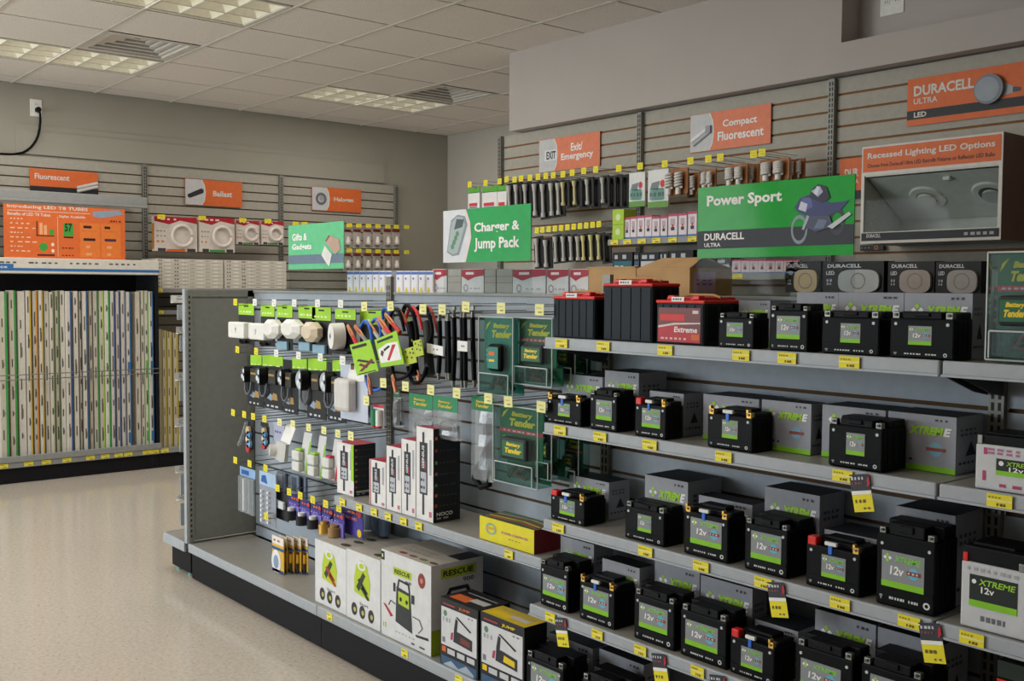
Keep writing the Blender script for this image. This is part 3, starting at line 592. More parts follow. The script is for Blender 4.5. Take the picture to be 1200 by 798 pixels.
# ================================================================== grey printed battery cartons
def xbox(lab, W, H, D, loc, low=False, col='carton_grey', group='grey printed battery cartons'):
    m = MB().box(0, W, 0, D, 0, H, col); y = -.0006
    m.rect(0, W, 0, H*.1, 'lime_band', y)
    zc = H*.73; s = min(H*.095, W*.055); lx = W*.2
    for a, c, k in ((0, 1, 'lime'), (1, 0, 'white'), (-1, 0, 'white'), (0, -1, 'lime')): m.poly([(lx+a*s-s*.75, zc+c*s), (lx+a*s, zc+c*s-s*.75), (lx+a*s+s*.75, zc+c*s), (lx+a*s, zc+c*s+s*.75)], k, -.0009)
    m.text('XTREM', W*.32, W*.8, zc-H*.085, zc+H*.065, 'a4d82c', -.001, .06, .25); m.text('E', W*.82, W*.91, zc-H*.085, zc+H*.065, 'white', -.001, .05, .25)
    m.marks(W*.7, W*.92, H*.9, H*.935, '3a3c42', 3); m.disc(W*.72, H*.4, W*.1, '7fb4cc', -.0008); m.rect(W*.58, W*.86, H*.37, H*.43, '9a4a3e', -.001)
    for k in range(3): m.poly([(W*(.12+.1*k), H*.17), (W*(.19+.1*k), H*.17), (W*(.155+.1*k), H*.22)], '2c2e33', -.0009)
    m.top(H).rect(.001, W-.001, .001, D-.001, 'carton_top', -.0004); m.rect(W*.42, W*.421, 0, D, '22242a', -.0006)
    m.right(W).marks(D*.15, D*.8, H*.74, H*.78, '55575e', 4).marks(D*.15, D*.8, H*.66, H*.7, '55575e', 4).poly([(D*.35, H*.3), (D*.75, H*.3), (D*.55, H*.55)], '2c2e33').marks(D*.1, D*.9, H*.16, H*.2, '2c2e33', 5)
    m.front()
    return one('battery_carton', m, lab, 'carton', loc, 0, group)
XB = [(1, 866, 903, 352, 0, 2.185), (1, 934, 983, 342.6, 0, 2.185), (1, 982.9, 1060, 342.8, 0, 2.17), (1, 1060.3, 1140.6, 343.5, 1153, 2.14),
 (2, 659, 706.5, 437.8, 0, 2.15), (2, 709, 749, 434, 781.7, 2.14), (2, 761.6, 801.7, 457.8, 824, 2.13), (2, 824.5, 890, 461.6, 0, 2.15), (2, 893, 951.4, 468, 962.7, 2.1), (2, 963.9, 1038.5, 474, 0, 2.13), (2, 1041, 1121.8, 481.7, 1163, 2.085),
 (3, 667.6, 714, 556.4, 738, 2.16), (3, 756, 806.7, 556, 846.8, 2.13), (3, 819, 882, 580, 895.7, 2.15), (3, 896.5, 961.4, 570, 997.7, 2.11), (3, 966.4, 1028, 620, 0, 2.13), (3, 1050, 1120.5, 592.7, 1153, 2.12),
 (4, 657, 696.4, 627.8, 719, 2.11), (4, 706, 750, 654, 767, 2.08), (4, 767.5, 820.5, 656, 0, 2.12), (4, 821.3, 882.5, 673.8, 899, 2.1), (4, 885, 936, 725.5, 0, 2.09), (4, 955.5, 1027.5, 713.5, 0, 2.11), (4, 1029, 1107, 734.5, 0, 2.11),
 (5, 642.5, 695, 741, 0, 2.12), (5, 702.5, 755, 760, 0, 2.12)]
cnt = {}; ix = {}
for r in XB: cnt[r[0]] = cnt.get(r[0], 0)+1
for s, xl, xr, yt, xe, Y in XB:
    nm, z, _ = SH[s]; i = ix.get(s, 0); ix[s] = i+1
    a = U(xl, yt, Y); X1 = U(xr, yt, Y).x; D = .11
    for s2, bx0, bx1, by in BACK:
        if s2 == s and bx1 > a.x and bx0 < X1 and by+.003 > Y: Y = by+.003
    a = U(xl, yt, Y); X1 = U(xr, yt, Y).x
    if xe: D = UX(xe, yt+(yt-332)/(xl+413)*(xr-xl), X1).y-Y
    D = max(.06, min(D, 2.272-Y)); W = X1-a.x-.001
    top_z = {1: 9, 2: Z1-.04, 3: Z2-.04, 4: Z3-.04, 5: Z4-.04}[s]
    xbox('grey battery carton, %s among the cartons on the %s' % (nth(i, cnt[s]), nm), W, min(a.z, top_z)-z, D, (a.x, Y, z+.0005))

# ================================================================== price labels on the shelf rails
RT_ = {1: [(657.6, 402.7), (706.5, 404.5), (779, 409), (868, 415), (922, 419), (995, 424)],
 2: [(656, 503.7), (702.7, 510), (761, 520), (847.6, 532.6), (987, 555.6), (1171, 586.5)],
 3: [(653.8, 616.5), (756, 643.6), (821, 661.7), (894, 680.5), (984, 704.5), (1065, 725.5), (1138.5, 746.5)],
 4: [(644.5, 722.5), (699.5, 743), (750, 762), (817, 787.5)]}
for s, L in RT_.items():
    nm, z, Y = SH[s]; yy = (1.97 if s == 4 else 2.023)-.0035
    for i, (x, y) in enumerate(L):
        q = U(x, y, yy); q.z = z-.0135
        rail_tag(q, 'yellow price label on the rail of the %s, %s' % (nm, nth(i, len(L))), 'yellow labels on the %s rail' % nm, .05 if s < 4 else .042)
L = [(401, 585.6), (420.6, 591.6), (438, 597), (454.4, 602), (472.5, 607.4), (490.5, 612.6), (596, 649)]
for i, (x, y) in enumerate(L):
    q = U(x, y, 2.0195); q.z = ZL-.0135; rail_tag(q, 'yellow price label on the charger box shelf rail, '+nth(i, len(L)), 'yellow labels on the charger shelf rail', .04)
L = [(386, 722), (474, 766), (537.5, 794)]
for i, (x, y) in enumerate(L):
    q = U(x, y, 1.9435); q.z = ZB-.0155; rail_tag(q, 'yellow price label on the base deck lip, '+nth(i, 3), 'yellow labels on the base lip', .04)
L = [(4, 540), (33.6, 538), (54.4, 536), (78.4, 534), (106, 531.6), (123.4, 530), (139, 528), (150.5, 527), (172, 525), (181.5, 524.2)]
for i, (x, y) in enumerate(L):
    q = UX(x, y, -7.797); q.z = .134; rail_tag(q, 'yellow price label on the lamp rack base, '+nth(i, 10), 'yellow labels below the lamp rack', .062, .03, R90)
q = UX(193, 523, -7.797); q.z = .134; rail_tag(q, 'yellow price label low beside the grey end panel', None, .062, .03, R90)
for (x, zz, lab) in ((186, zt-.013, 'yellow price label below the flat cartons'), (187, zt2-.013, 'yellow price label on the dark shelf at left')):
    q = UX(x, 340, -7.948); q.z = zz; rail_tag(q, lab, None, .062, .03, R90)
# hanging shelf talkers: dark upper half, yellow price below
HT = [(1006, 566, 2, 'second shelf'), (908, 690, 3, 'third shelf beside the fourth label'), (1088, 747, 3, 'third shelf beside the white battery'), (656, 734, 4, 'fourth shelf, left end'), (771, 779, 4, 'fourth shelf, middle'), (840, 797, 4, 'fourth shelf, cut by the photo edge')]
for x, y, s, lab in HT:
    nm, z, Y = SH[s]; yy = (1.972 if s == 4 else 2.025)-.006; q = U(x, y, yy)
    t = T('shelf_talker', 'hanging promotional price card on the '+lab, 'price card', (q.x, yy, z-.004), 0, 'hanging price cards', -.2)
    m = MB().box(-.024, .024, 0, .001, -.036, 0, '33343c'); m.marks(-.02, .014, -.012, -.006, 'c8c8d0', 4).marks(-.02, .01, -.022, -.017, '8a4a50', 4); m.poly([(.016, -.03), (.024, -.022), (.024, -.004), (.018, -.012)], 'red'); part('header_card', m, t, 'dark printed upper half')
    m = MB().box(-.024, .024, 0, .001, -.082, -.036, 'yellow'); m.rect(-.024, .024, -.044, -.036, 'white'); m.marks(-.018, .01, -.062, -.055, '6a5a20', 3).marks(0, .02, -.076, -.072, '6a5a20', 2); part('price_card', m, t, 'yellow lower half')
# ================================================================== goods hanging and standing on the shelf run
class Px:
    """pixel points on a vertical plane, made local to a thing"""
    def __init__(s, x, y, Y): s.Y = Y; s.o = U(x, y, Y); s.r = .00001
    def __call__(s, x, y, dy=0.): q = U(x, y, s.Y)-s.o; return (q.x, q.y+dy, q.z)
    def xz(s, x, y): q = U(x, y, s.Y)-s.o; return (q.x, q.z)
    def poly(s, pts): return [s.xz(*p) for p in pts]
YH = 2.075
ROWS = [('top', [(275.7, 355, 'yellow'), (298.4, 355.3, 'white'), (321, 356, 'white'), (344.7, 356.3, 'white'), (372, 356.5, 'white'), (399, 357.2, 'white'), (426.7, 360.5, 'pale_yellow'), (457.4, 360, 'pale_yellow'), (495.4, 363.4, 'pale_yellow'), (518, 364, 'pale_yellow'), (545.7, 361, 'pale_yellow'), (587, 362.5, 'pale_yellow'), (632, 364.5, 'pale_yellow')]),
 ('second', [(278, 410.7, 'yellow'), (300, 412.7, 'yellow'), (323.6, 415, 'white'), (349.7, 417.7, 'white'), (375.3, 419.7, 'white'), (401.3, 423.5, 'white'), (449, 450, 'pale_yellow'), (475, 454, 'pale_yellow'), (504.6, 458.3, 'pale_yellow'), (535, 462, 'pale_yellow'), (572, 468.4, 'pale_yellow'), (595.4, 472.4, 'pale_yellow'), (634, 478.4, 'pale_yellow')]),
 ('third', [(273, 484.5, 'yellow'), (286, 486.8, 'yellow'), (296.5, 489, 'yellow'), (309.8, 491.8, 'yellow'), (327.5, 495.8, 'pale_yellow'), (343, 498, 'pale_yellow'), (361.5, 502, 'pale_yellow'), (379.4, 505.4, 'pale_yellow'), (395.7, 509.3, 'pale_yellow'), (411, 512, 'pale_yellow'), (429, 470.6, 'pale_yellow')]),
 ('lowest', [(275.6, 540.3, 'yellow'), (292.3, 544.3, 'yellow'), (311, 549.6, 'yellow'), (325, 573, 'yellow'), (338.7, 577.5, 'yellow'), (351.7, 581.8, 'yellow'), (366.3, 586.7, 'yellow'), (381.5, 591.7, 'yellow'), (397, 596.7, 'yellow'), (311.8, 605.9, 'yellow')])]
for nm, L in ROWS:
    L = sorted(L, key=lambda r: r[0])
    for i, (x, y, c) in enumerate(L):
        q = U(x, y, 2.03); k = .028 if x < 400 else .032
        peg((q.x, 2.03, q.z), .262, 'wire hook with %s price tag, %s in the %s hook row' % ({'yellow': 'yellow', 'white': 'white', 'pale_yellow': 'pale yellow'}[c], nth(i, len(L)), nm), c, k*(1.32 if x < 400 else 1.25), k*1.05, 0, 'hooks of the %s row on the shelf run' % nm)

# ---- plug-in chargers and lights, top row
def hang(name, lab, cat, box, Y=YH, group=None):
    loc, W, H = boxY(*box, Y); return T(name, lab, cat, loc, 0, group), W, H
def green_card(t, W, H, f=.72, low='ink', marks=True):
    m = MB().box(0, W, .0, .002, 0, H, low); m.rect(0, W, H*f, H, 'lime', -.0006); m.box(W*.35, W*.65, -.0008, 0, H*.92, H*.955, 'ink')
    if marks: m.marks(W*.12, W*.85, H*(f+.06), H*(f+.1), 'e0f0b0', 4, -.001)
    part('backing_card', m, t)
def adapter(lab, box, cb, kind):
    t, W, H = hang('plug_adapter' if kind == 'cube' else 'night_light', lab, 'adapter', box, YH, 'carded plug-in adapters'); k = Px(box[0], box[3], YH)
    green_card(t, W, H); a = k.xz(cb[0], cb[3]); c = k.xz(cb[2], cb[1]); cx, cz, r, h = (a[0]+c[0])/2, (a[1]+c[1])/2, (c[0]-a[0])/2, (c[1]-a[1])/2
    m = MB()
    if kind == 'cube':
        m.box(a[0], c[0], -.05, 0, a[1], c[1], 'white_plastic', .006); m.rect(cx-.006, cx-.003, cz-.002, cz+.012, 'ink', -.0506).rect(cx+.003, cx+.006, cz-.002, cz+.012, 'ink', -.0506).disc(cx, cz-.008, .003, 'ink', -.0506)
        part('adapter_body', m, t); part('folded_cord', MB().tube([(cx-.03, -.012, .012), (cx, -.02, .006), (cx+.03, -.012, .012)], .007, 'black_plastic'), t)
    else:
        o = [(cx+r*math.cos(.39+.7854*i), cz+h*math.sin(.39+.7854*i)) for i in range(8)]; o2 = [(cx+.6*(x-cx), cz+.6*(z-cz)) for x, z in o]
        m.add([(x, -.014, z) for x, z in o]+[(x, -.038, z) for x, z in o]+[(x, -.055, z) for x, z in o2]+[(cx, -.004, cz)], [tuple(range(16, 24))]+[(8+i, 8+(i+1) % 8, 16+(i+1) % 8, 16+i) for i in range(8)]+[(i, (i+1) % 8, 8+(i+1) % 8, 8+i) for i in range(8)]+[(24, (i+1) % 8, i) for i in range(8)], 'white_plastic' if kind == 'white' else 'd8c8b0')
        part('lamp_head', m, t); part('support_tray', MB().box(W*.15, W*.8, -.014, -.001, .0, H*.19, '86aabd', .003), t, 'pale blue card foot')
    return t
adapter('white cube plug adapter on a green card, top left of the hooks', (280, 355.5, 298, 402), (279, 378, 297.5, 395), 'cube')
adapter('white cube plug adapter on a green card, second from left in top row', (306, 357, 322, 405), (303, 379.5, 321, 397), 'cube')
adapter('white faceted plug-in light on a green card, left of the two white ones', (325, 357, 343, 409), (317, 374, 336.5, 396.5), 'white')
adapter('white faceted plug-in light on a green card, right of the two white ones', (350, 358, 370, 410), (338, 374, 362, 396.5), 'white')
adapter('tan faceted plug-in light on a green card, right of the white ones', (366, 360, 388, 413), (362.5, 377, 382.5, 400.5), 'tan')
t, W, H = hang('puck_light', 'round white puck light on a green card in the top row', 'light', (393, 362, 417, 413)); green_card(t, W, H, .77)
k = Px(393, 413, YH); c = k.xz(401, 393.5); part('lamp_body', MB().cyl((c[0]+.012, -.004, c[1]), (c[0]-.002, -.05, c[1]), .052, 'white_plastic', 24, .05).disc(c[0]-.002, c[1], .012, 'a8a8a4', -.0508).disc(c[0]-.002, c[1], .005, '55585c', -.0514), t)
part('support_tray', MB().box(W*.1, W*.9, -.03, -.001, .0, .012, 'ink', .003), t)
t, W, H = hang('carded_pack', 'green card partly hidden behind the left jumper cable set', 'package', (422, 362, 451, 420), 2.11); green_card(t, W, H, .7)
# ---- jumper cables
def arc(k, pts, n=6):
    P = [Vector(k(*p)) for p in pts]; out = []
    for i in range(len(P)-1):
        a, b_, c, d = P[max(i-1, 0)], P[i], P[i+1], P[min(i+2, len(P)-1)]
        for j in range(n):
            u = j/n; out.append(.5*((2*b_)+(c-a)*u+(2*a-5*b_+4*c-d)*u*u+(3*b_-a-3*c+d)*u**3))
    return out+[P[-1]]
def jumper(lab, o, tagq, tcol, loops, clamps, Y, art):
    k = Px(o[0], o[1], Y); t = T('jumper_cables', lab, 'jumper cables', k.o, 0, 'jumper cable sets on hooks')
    for pts, col, r in loops: part('cable', MB().tube(arc(k, pts), r, col, 8), t)
    for (a, b_, col) in clamps:
        A, B_ = Vector(k(*a)), Vector(k(*b_)); d = (B_-A).normalized(); s = Vector((d.z, 0, -d.x))*.006
        m = MB()
        for q in (-1, 1):
            m.tube([tuple(A+s*q*.4), tuple(A.lerp(B_, .45)+s*q*1.1), tuple(B_+s*q*.2)], .0045, 'copper', 6)
        m.tube([tuple(A.lerp(B_, .6)), tuple(B_), tuple(B_+d*.02)], .008, col, 8); part('clamp', m, t, 'copper toothed clamp')
    for q in tagq:
        pl = k.poly(q); m = MB().prism(pl, -.036, -.033, tcol); cx = sum(p[0] for p in pl)/4; cz = sum(p[1] for p in pl)/4
        g = lambda u, v: tuple((1-v)*((1-u)*pl[0][i]+u*pl[1][i])+v*((1-u)*pl[3][i]+u*pl[2][i]) for i in (0, 1))   # pl: bl br tr tl
        y = -.0366
        if art == 'green':
            m.poly([g(.08, .84), g(.8, .84), g(.8, .93), g(.08, .93)], 'ink', y).poly([g(.15, .45), g(.25, .5), g(.95, .3), g(.9, .24)], '3a1a22', y).poly([g(.15, .12), g(.3, .1), g(.9, .34), g(.85, .42)], '7a1a34', y-.0002).poly([g(.2, .3), g(.3, .36), g(.6, .22), g(.55, .16)], '7a1a34', y-.0003).poly([g(.1, .02), g(.9, .02), g(.9, .05), g(.1, .05)], 'ink', y)
        elif art == 'white':
            m.poly([g(.06, .14), g(.94, .14), g(.94, .68), g(.5, .74), g(.06, .62)], 'white', y).poly([g(.1, .84), g(.8, .84), g(.8, .92), g(.1, .92)], 'ink', y).poly([g(.35, .2), g(.45, .18), g(.85, .62), g(.7, .64)], 'red', y-.0003).poly([g(.3, .58), g(.55, .66), g(.6, .6), g(.3, .5)], 'ink', y-.0003).poly([g(.12, .44), g(.2, .34), g(.3, .5), g(.2, .58)], '5a3a3a', y-.0003)
        else:
            for u, v in ((.2, .75), (.55, .62), (.25, .4), (.6, .3), (.8, .55), (.8, .8)): m.poly([g(u, v), g(u+.14, v), g(u+.12, v+.12), g(u+.02, v+.12)], 'ink', y)
        part('hang_tag', m, t, 'lime printed hang tag')
    return t
jumper('blue cabled jumper set with green hang tag, left of the three sets', (436, 452), [[(428, 440), (453.5, 434), (443, 397.5), (419.5, 404)]], 'lime',
 [([(420, 392, .0), (422, 379, .01), (430, 377, .0), (437, 388, -.01), (440, 402, -.015)], 'blue_plastic', .006), ([(431, 378, .02), (438, 374, .01), (446, 384, .0), (448, 400, -.01)], 'blue_plastic', .006), ([(431, 440, -.01), (436, 455, -.012), (447, 456, -.01), (452, 444, 0)], 'blue_plastic', .006), ([(436, 374, .05), (438, 364, .04), (446, 362, .03), (452, 372, .02)], 'blue_plastic', .006)],
 [((412.5, 381, -.02), (423, 402, -.02), 'red_plastic'), ((417, 382, -.005), (432, 399, -.012), '8a8884'), ((437, 441, -.02), (439.5, 456, -.02), 'copper'), ((432, 379, 0.0), (444, 396, .0), 'b9b4ae')], 2.06, 'green')
jumper('jumper set with white pictured green hang tag, middle of the three sets', (465, 455), [[(456, 430), (483.5, 426), (474.5, 387), (448.5, 398)]], 'lime',
 [([(452, 392, .02), (455, 370, .01), (463, 362, .01), (470, 372, .0), (474, 388, 0)], 'black_plastic', .006), ([(446, 384, .02), (448, 366, .02), (455, 360, .02), (462, 368, .02)], '2a5a4a', .006), ([(460, 430, 0), (466, 444, -.01), (480, 440, -.01), (484, 428, 0)], 'black_plastic', .006)],
 [((446, 372, -.01), (460, 391, -.012), 'red_plastic'), ((450, 368, 0.005), (466, 386, .0), 'red_plastic'), ((464, 439, -.015), (467, 453, -.015), 'copper'), ((442, 376, .0), (455, 394, -.004), 'b9b4ae')], 2.065, 'white')
jumper('black and red jumper bundle with two small green tags, right of the three', (490, 446), [[(485, 427.5), (498.5, 424), (494.5, 405.5), (481, 409.5)], [(497.5, 418), (506.5, 415.5), (503.5, 397), (493.5, 399.5)]], 'b8c83a',
 [([(462, 374, .03), (470, 358, .02), (480, 364, .01), (488, 385, 0), (492, 408, -.01)], 'black_plastic', .008), ([(466, 378, .03), (476, 360, .02), (487, 368, .01), (492, 386, .01)], 'red_plastic', .006), ([(472, 366, .05), (484, 358, .04), (494, 368, .03), (501, 388, .02), (503, 402, .0)], 'black_plastic', .008), ([(478, 362, .06), (490, 361, .05), (498, 374, .04), (502, 390, .04)], 'c8402a', .005), ([(480, 378, .0), (484, 396, .0), (484, 416, .0), (487, 440, .0)], 'black_plastic', .016), ([(492, 378, .03), (497, 396, .02), (497, 420, .02), (499, 440, .02)], '1c1f1a', .018), ([(474, 372, .02), (482, 382, .0), (486, 400, -.01)], '9ab83a', .004), ([(478, 430, .0), (486, 447, -.01), (496, 446, -.01), (500, 430, 0)], 'black_plastic', .007)],
 [((469, 365, .0), (480, 384, -.004), 'red_plastic'), ((489, 434, .0), (491, 445, .0), 'copper')], 2.08, 'dots')
# ---- black strap cables with metal eyelets
def straps(lab, xs_, y0, y1, Y, lab_q):
    k = Px(xs_[0], y1, Y); t = T('battery_cable', lab, 'battery cables', k.o, 0, 'black battery cables on hooks')
    for i, x in enumerate(xs_):
        dy = .012*(i % 2); x2 = x+(i-1)*1.0
        part('cable', MB().tube(arc(k, [(x, y0+10, dy), (x+.6, (y0+y1)/2, dy), (x2, y1-10, dy)]), .0085, 'black_plastic', 8), t)
        m = MB(); a = Vector(k(x, y0+11, dy)); m.cyl(tuple(a), tuple(a+Vector((0, 0, .028))), .008, 'metal', 8, .005).cyl(tuple(a+Vector((0, .003, .033))), tuple(a+Vector((0, -.003, .033))), .009, 'metal', 10)
        b_ = Vector(k(x2, y1-10, dy)); m2 = MB().cyl(tuple(b_), tuple(b_-Vector((0, 0, .024))), .008, 'metal', 8, .005)
        part('terminal_lug', m, t, 'metal cable end'); part('terminal_lug', m2, t, 'metal cable end')
    pl = k.poly(lab_q); part('paper_flag', MB().prism(pl, -.014, -.0128, 'white').marks(pl[0][0]*.6+pl[1][0]*.4, pl[0][0]*.2+pl[1][0]*.8, (pl[0][1]+pl[2][1])/2-.002, (pl[0][1]+pl[2][1])/2+.003, '55585c', 2, -.0145), t)
straps('black battery cables hanging beside the jumper sets, left bunch', [515, 520.5, 525.5], 366, 447, 2.09, [(504, 413), (523, 417), (523, 406), (504, 402)])
straps('black battery cables hanging beside the clear charger pack, right bunch', [532, 538, 544.5, 550.5], 362, 456, 2.075, [(540, 411), (551.5, 412), (551.5, 400), (540, 399)])
# ---- green charger clamshells
M('rim_highlight', 'c4cccc', .2)  # pale rim tubes paint the bright edge highlights of the clear shells
def clam(lab, box, Y, D, tilt=0., body='black_plastic', upper=True, rot=0., cat='charger pack', kind=0, group='clear charger clamshells'):
    loc, W, H = boxY(*box, Y); t = T('charger_clamshell', lab, cat, loc, 0, group)
    yc = D*.4; m = MB().box(.003, W-.003, yc, yc+.002, H*.28, H*.985, 'bt_green' if kind != 1 else '2a8070').box(.003, W-.003, D-.004, D-.002, H*.02, H*.3, 'bt_green' if kind != 1 else '2a8070'); y = yc-.0006
    m.text('Battery', W*.28, W*.74, H*.84, H*.92, 'bt_yellow', y, .06, .25).text('Tender', W*.22, W*.8, H*.73, H*.83, 'bt_yellow', y, .06, .25)
    m.poly([(W*.06, H*.82), (W*.12, H*.86), (W*.22, H*.95), (W*.1, H*.9)], 'bt_yellow', y)
    if kind != 1: m.rect(.003, W-.003, H*.64, H*.69, 'd83a4e', y); m.marks(W*.1, W*.85, H*.655, H*.675, 'e8c0c8', 7, y-.0004)
    for q in (.56, .5, .44): m.disc(W*.12, H*q, W*.035, ('c8d0cc', 'd83a4e', 'c8d0cc')[int(q*100) % 3], y)
    part('insert_card', m, t, 'green printed insert card')
    c = MB().box(0, W, 0, D, 0, H, 'clamshell', .004); c.box(W*.1, W*.94, -.012, .004, H*.02, H*.27, 'clamshell', .004)
    for a_, b_ in (((0, H), (W, H)), ((0, H), (0, 0)), ((W, H), (W, 0)), ((0, 0), (W, 0)), ((W*.1, H*.27), (W*.94, H*.27)), ((W*.94, H*.27), (W*.94, H*.02)), ((W*.1, H*.27), (W*.1, H*.02))):
        c.tube([(a_[0], -.001 if a_[1] in (0, H) else -.012, a_[1]), (b_[0], -.001 if b_[1] in (0, H) else -.012, b_[1])], .0022, 'rim_highlight', 5)
    part('clear_shell', c, t, 'clear plastic shell')
    if kind == 1:
        part('charger', MB().box(W*.3, W*.72, -.012, D*.4-.001, H*.3, H*.66, 'black_plastic', .014).box(W*.35, W*.66, -.0135, -.011, H*.34, H*.62, '2a8070', .004).rect(W*.4, W*.56, H*.51, H*.56, 'orange', -.014).rect(W*.4, W*.56, H*.43, H*.46, 'bt_yellow', -.014), t)
    else:
        part('charger', MB().box(W*.2, W*.78, -.008, D*.4-.001, H*.32, H*.6, '22252a', .008).rect(W*.25, W*.73, H*.36, H*.56, 'bt_green', -.0086).text('Battery', W*.34, W*.66, H*.48, H*.54, 'bt_yellow', -.009, .06, .25).text('Tender', W*.3, W*.68, H*.4, H*.47, 'bt_yellow', -.009, .06, .25), t)
    cb = MB(); cb.tube([(W*.2, D*.5, H*.06), (W*.35, D*.4, H*.2), (W*.5, D*.5, H*.09), (W*.62, D*.4, H*.22), (W*.85, D*.5, H*.08)], .008, 'black_plastic', 8); part('cable', cb, t)
    part('clamp', MB().tube([(W*.55, D*.3, H*.23), (W*.42, D*.25, H*.12), (W*.66, D*.25, H*.08)], .006, 'red_plastic', 6), t, 'red cable clamp')
    return t
clam('clear teal clamshell with oval charger, left of the top hook pair', (561, 371, 601, 460), 2.055, .05, kind=1)
clam('clear green clamshell with red band, right of the top hook pair', (602, 372, 647, 449), 2.075, .05)
clam('green charger clamshell partly behind the top shelf end', (648, 384, 674, 446), 2.16, .045)
clam('large green charger clamshell with yellow lettering on the second hook row', (578, 473, 630, 562), 2.05, .06)
clam('clear charger clamshell overlapping the second shelf end', (630, 486, 646.5, 560), 2.085, .06)
clam('dark green clamshell in the shadow below the second shelf', (655, 510, 678, 562), 2.17, .05)
clam('dark green clamshell deepest below the top shelf', (670, 406, 688, 447), 2.21, .04)
# ---- poly bags with header cards
def bag(name, lab, cat, box, Y, head, body, inner=None, hf=.3, group='bagged goods on the hooks', txt=False):
    loc, W, H = boxY(*box, Y); t = T(name, lab, cat, loc, 0, group); z = H*(1-hf)
    m = MB().box(0, W, .004, .0055, z, H, head)
    if txt: m.text('Battery', W*.22, W*.7, z+H*hf*.5, z+H*hf*.72, 'bt_yellow', .003, .03, .25).text('Tender', W*.18, W*.78, z+H*hf*.22, z+H*hf*.46, 'bt_yellow', .003, .03, .25)
    else: m.marks(W*.15, W*.85, z+H*hf*.4, z+H*hf*.55, 'e8e8e4', 4, .003)
    part('header_card', m, t)
    pts = []; b_ = MB(); nx_, nz_ = 4, 6
    vs = [(W*i/nx_, .004-.016*math.sin(math.pi*i/nx_)*(.35+.65*math.sin(math.pi*(j+.5)/(nz_+1)))+.003*math.sin(7*i+3*j), z*j/nz_) for j in range(nz_+1) for i in range(nx_+1)]
    vb = [(x, .02, z_) for x, y, z_ in vs]
    n_ = len(vs); f = [(j*(nx_+1)+i, j*(nx_+1)+i+1, (j+1)*(nx_+1)+i+1, (j+1)*(nx_+1)+i) for j in range(nz_) for i in range(nx_)]
    b_.add(vs+vb, f+[tuple(n_+q for q in reversed(p)) for p in f], body); part('bag', b_, t)
    if inner: part('contents', inner(W, z), t)
    return t
loop = lambda W, z: MB().tube([(W*.55, .012, z*.95), (W*.62, .012, z*.5), (W*.4, .012, z*.25), (W*.12, .012, z*.12), (W*.1, .01, -.0), (W*.4, .01, -.025), (W*.75, .01, -.01), (W*.8, .012, z*.2), (W*.66, .012, z*.45), (W*.7, .012, z*.9)], .011, 'black_plastic', 8)
coil = lambda W, z: MB().tube([(W*.5+W*.3*math.cos(i*.6), .010, z*.4+z*.26*math.sin(i*.6)) for i in range(22)], .004, '9a9ca0', 6)
rod = lambda W, z: MB().tube([(W*.5, .01, z*.1), (W*.55, .01, z*.5), (W*.5, .01, z*.95)], .007, '2a2a2e', 6).box(W*.25, W*.8, .004, .016, z*.05, z*.2, '3a3a40', .003)
bag('bagged_cable', 'thin clear bag with green header near the jumper cable ends', 'bagged cable', (460, 455, 468, 500), 2.06, 'bt_green', 'poly_bag', rod, .22)
bag('bagged_cable', 'silver bag with green header, left of the two over the tall boxes', 'bagged cable', (478, 460, 505.5, 510), 2.08, '2a8a5c', 'poly_bag', coil, .34, txt=True)
bag('bagged_cable', 'silver bag with green header, right of the two over the tall boxes', 'bagged cable', (506.5, 463, 535, 512), 2.08, '2a8a5c', 'poly_bag', coil, .34, txt=True)
bag('bagged_cable', 'long bag with black looped cable beside the big green clamshell', 'bagged cable', (551, 463, 577, 560), 2.075, '1f7a4e', 'poly_bag', loop, .17, txt=True)
# ---- headlamps, second row
def headlamp(lab, gq, lens, box, full):
    loc, W, H = boxY(*box, YH); k = Px(box[0], box[3], YH); t = T('headlamp', lab, 'headlamp', loc, 0, 'carded headlamps'); g = k.poly([(gq[0], gq[3]), (gq[2], gq[3]), (gq[2], gq[1]), (gq[0], gq[1])])
    m = MB().box(0, W, 0, .003, 0, H, '14161c'); m.prism(g, -.002, .001, 'lime'); m.marks(g[0][0]+.006, g[1][0]-.004, g[0][1]+.006, g[0][1]+.01, 'e0f0b0', 3, -.0026)
    m.marks(W*.15, W*.85, H*.04, H*.075, 'c8ccd4', 3); m.poly([(W*.15, H*.2), (W*.4, H*.16), (W*.55, H*.24), (W*.35, H*.3)], '8ea4b8').poly([(W*.4, H*.18), (W*.75, H*.18), (W*.7, H*.3), (W*.5, H*.32)], 'a8884c', -.0008)
    part('backing_card', m, t)
    a = k.xz(lens[0], lens[3]); c = k.xz(lens[2], lens[1]); cx, cz, r = (a[0]+c[0])/2, (a[1]+c[1])/2, (c[1]-a[1])/2*.95
    p = MB().cyl((cx+.012, -.0, cz), (cx, -.03, cz), r, 'black_plastic', 18); part('lamp_housing', p, t)
    f = MB().disc(cx, cz, r*.94, 'aab2bc' if full else '4a525c', -.0305, n=18)
    for q in ((0, .42), (-.4, -.25), (.4, -.25), (0, -.5)): f.disc(cx+r*q[0], cz+r*q[1], r*.3, 'dfe3e6', -.0312, n=10)
    f.disc(cx, cz, r*.18, '1a1c22', -.0316); part('lens', f, t, 'silver multi-light lens')
    part('strap', MB().tube([(cx-r*.8, -.006, cz-r*.5), (cx-r*.75, -.012, H*.34), (cx-r*.3, -.014, H*.24), (cx+r*.3, -.014, H*.23), (cx+r*.75, -.012, H*.33), (cx+r*.8, -.006, cz-r*.5)], .005, '6a6e78', 6), t)
    part('battery_box', MB().box(W*.55, W*.95, -.03, 0, H*.5, H*.78, '2a2620', .005).rect(W*.6, W*.9, H*.66, H*.7, 'a8884c', -.0306), t)
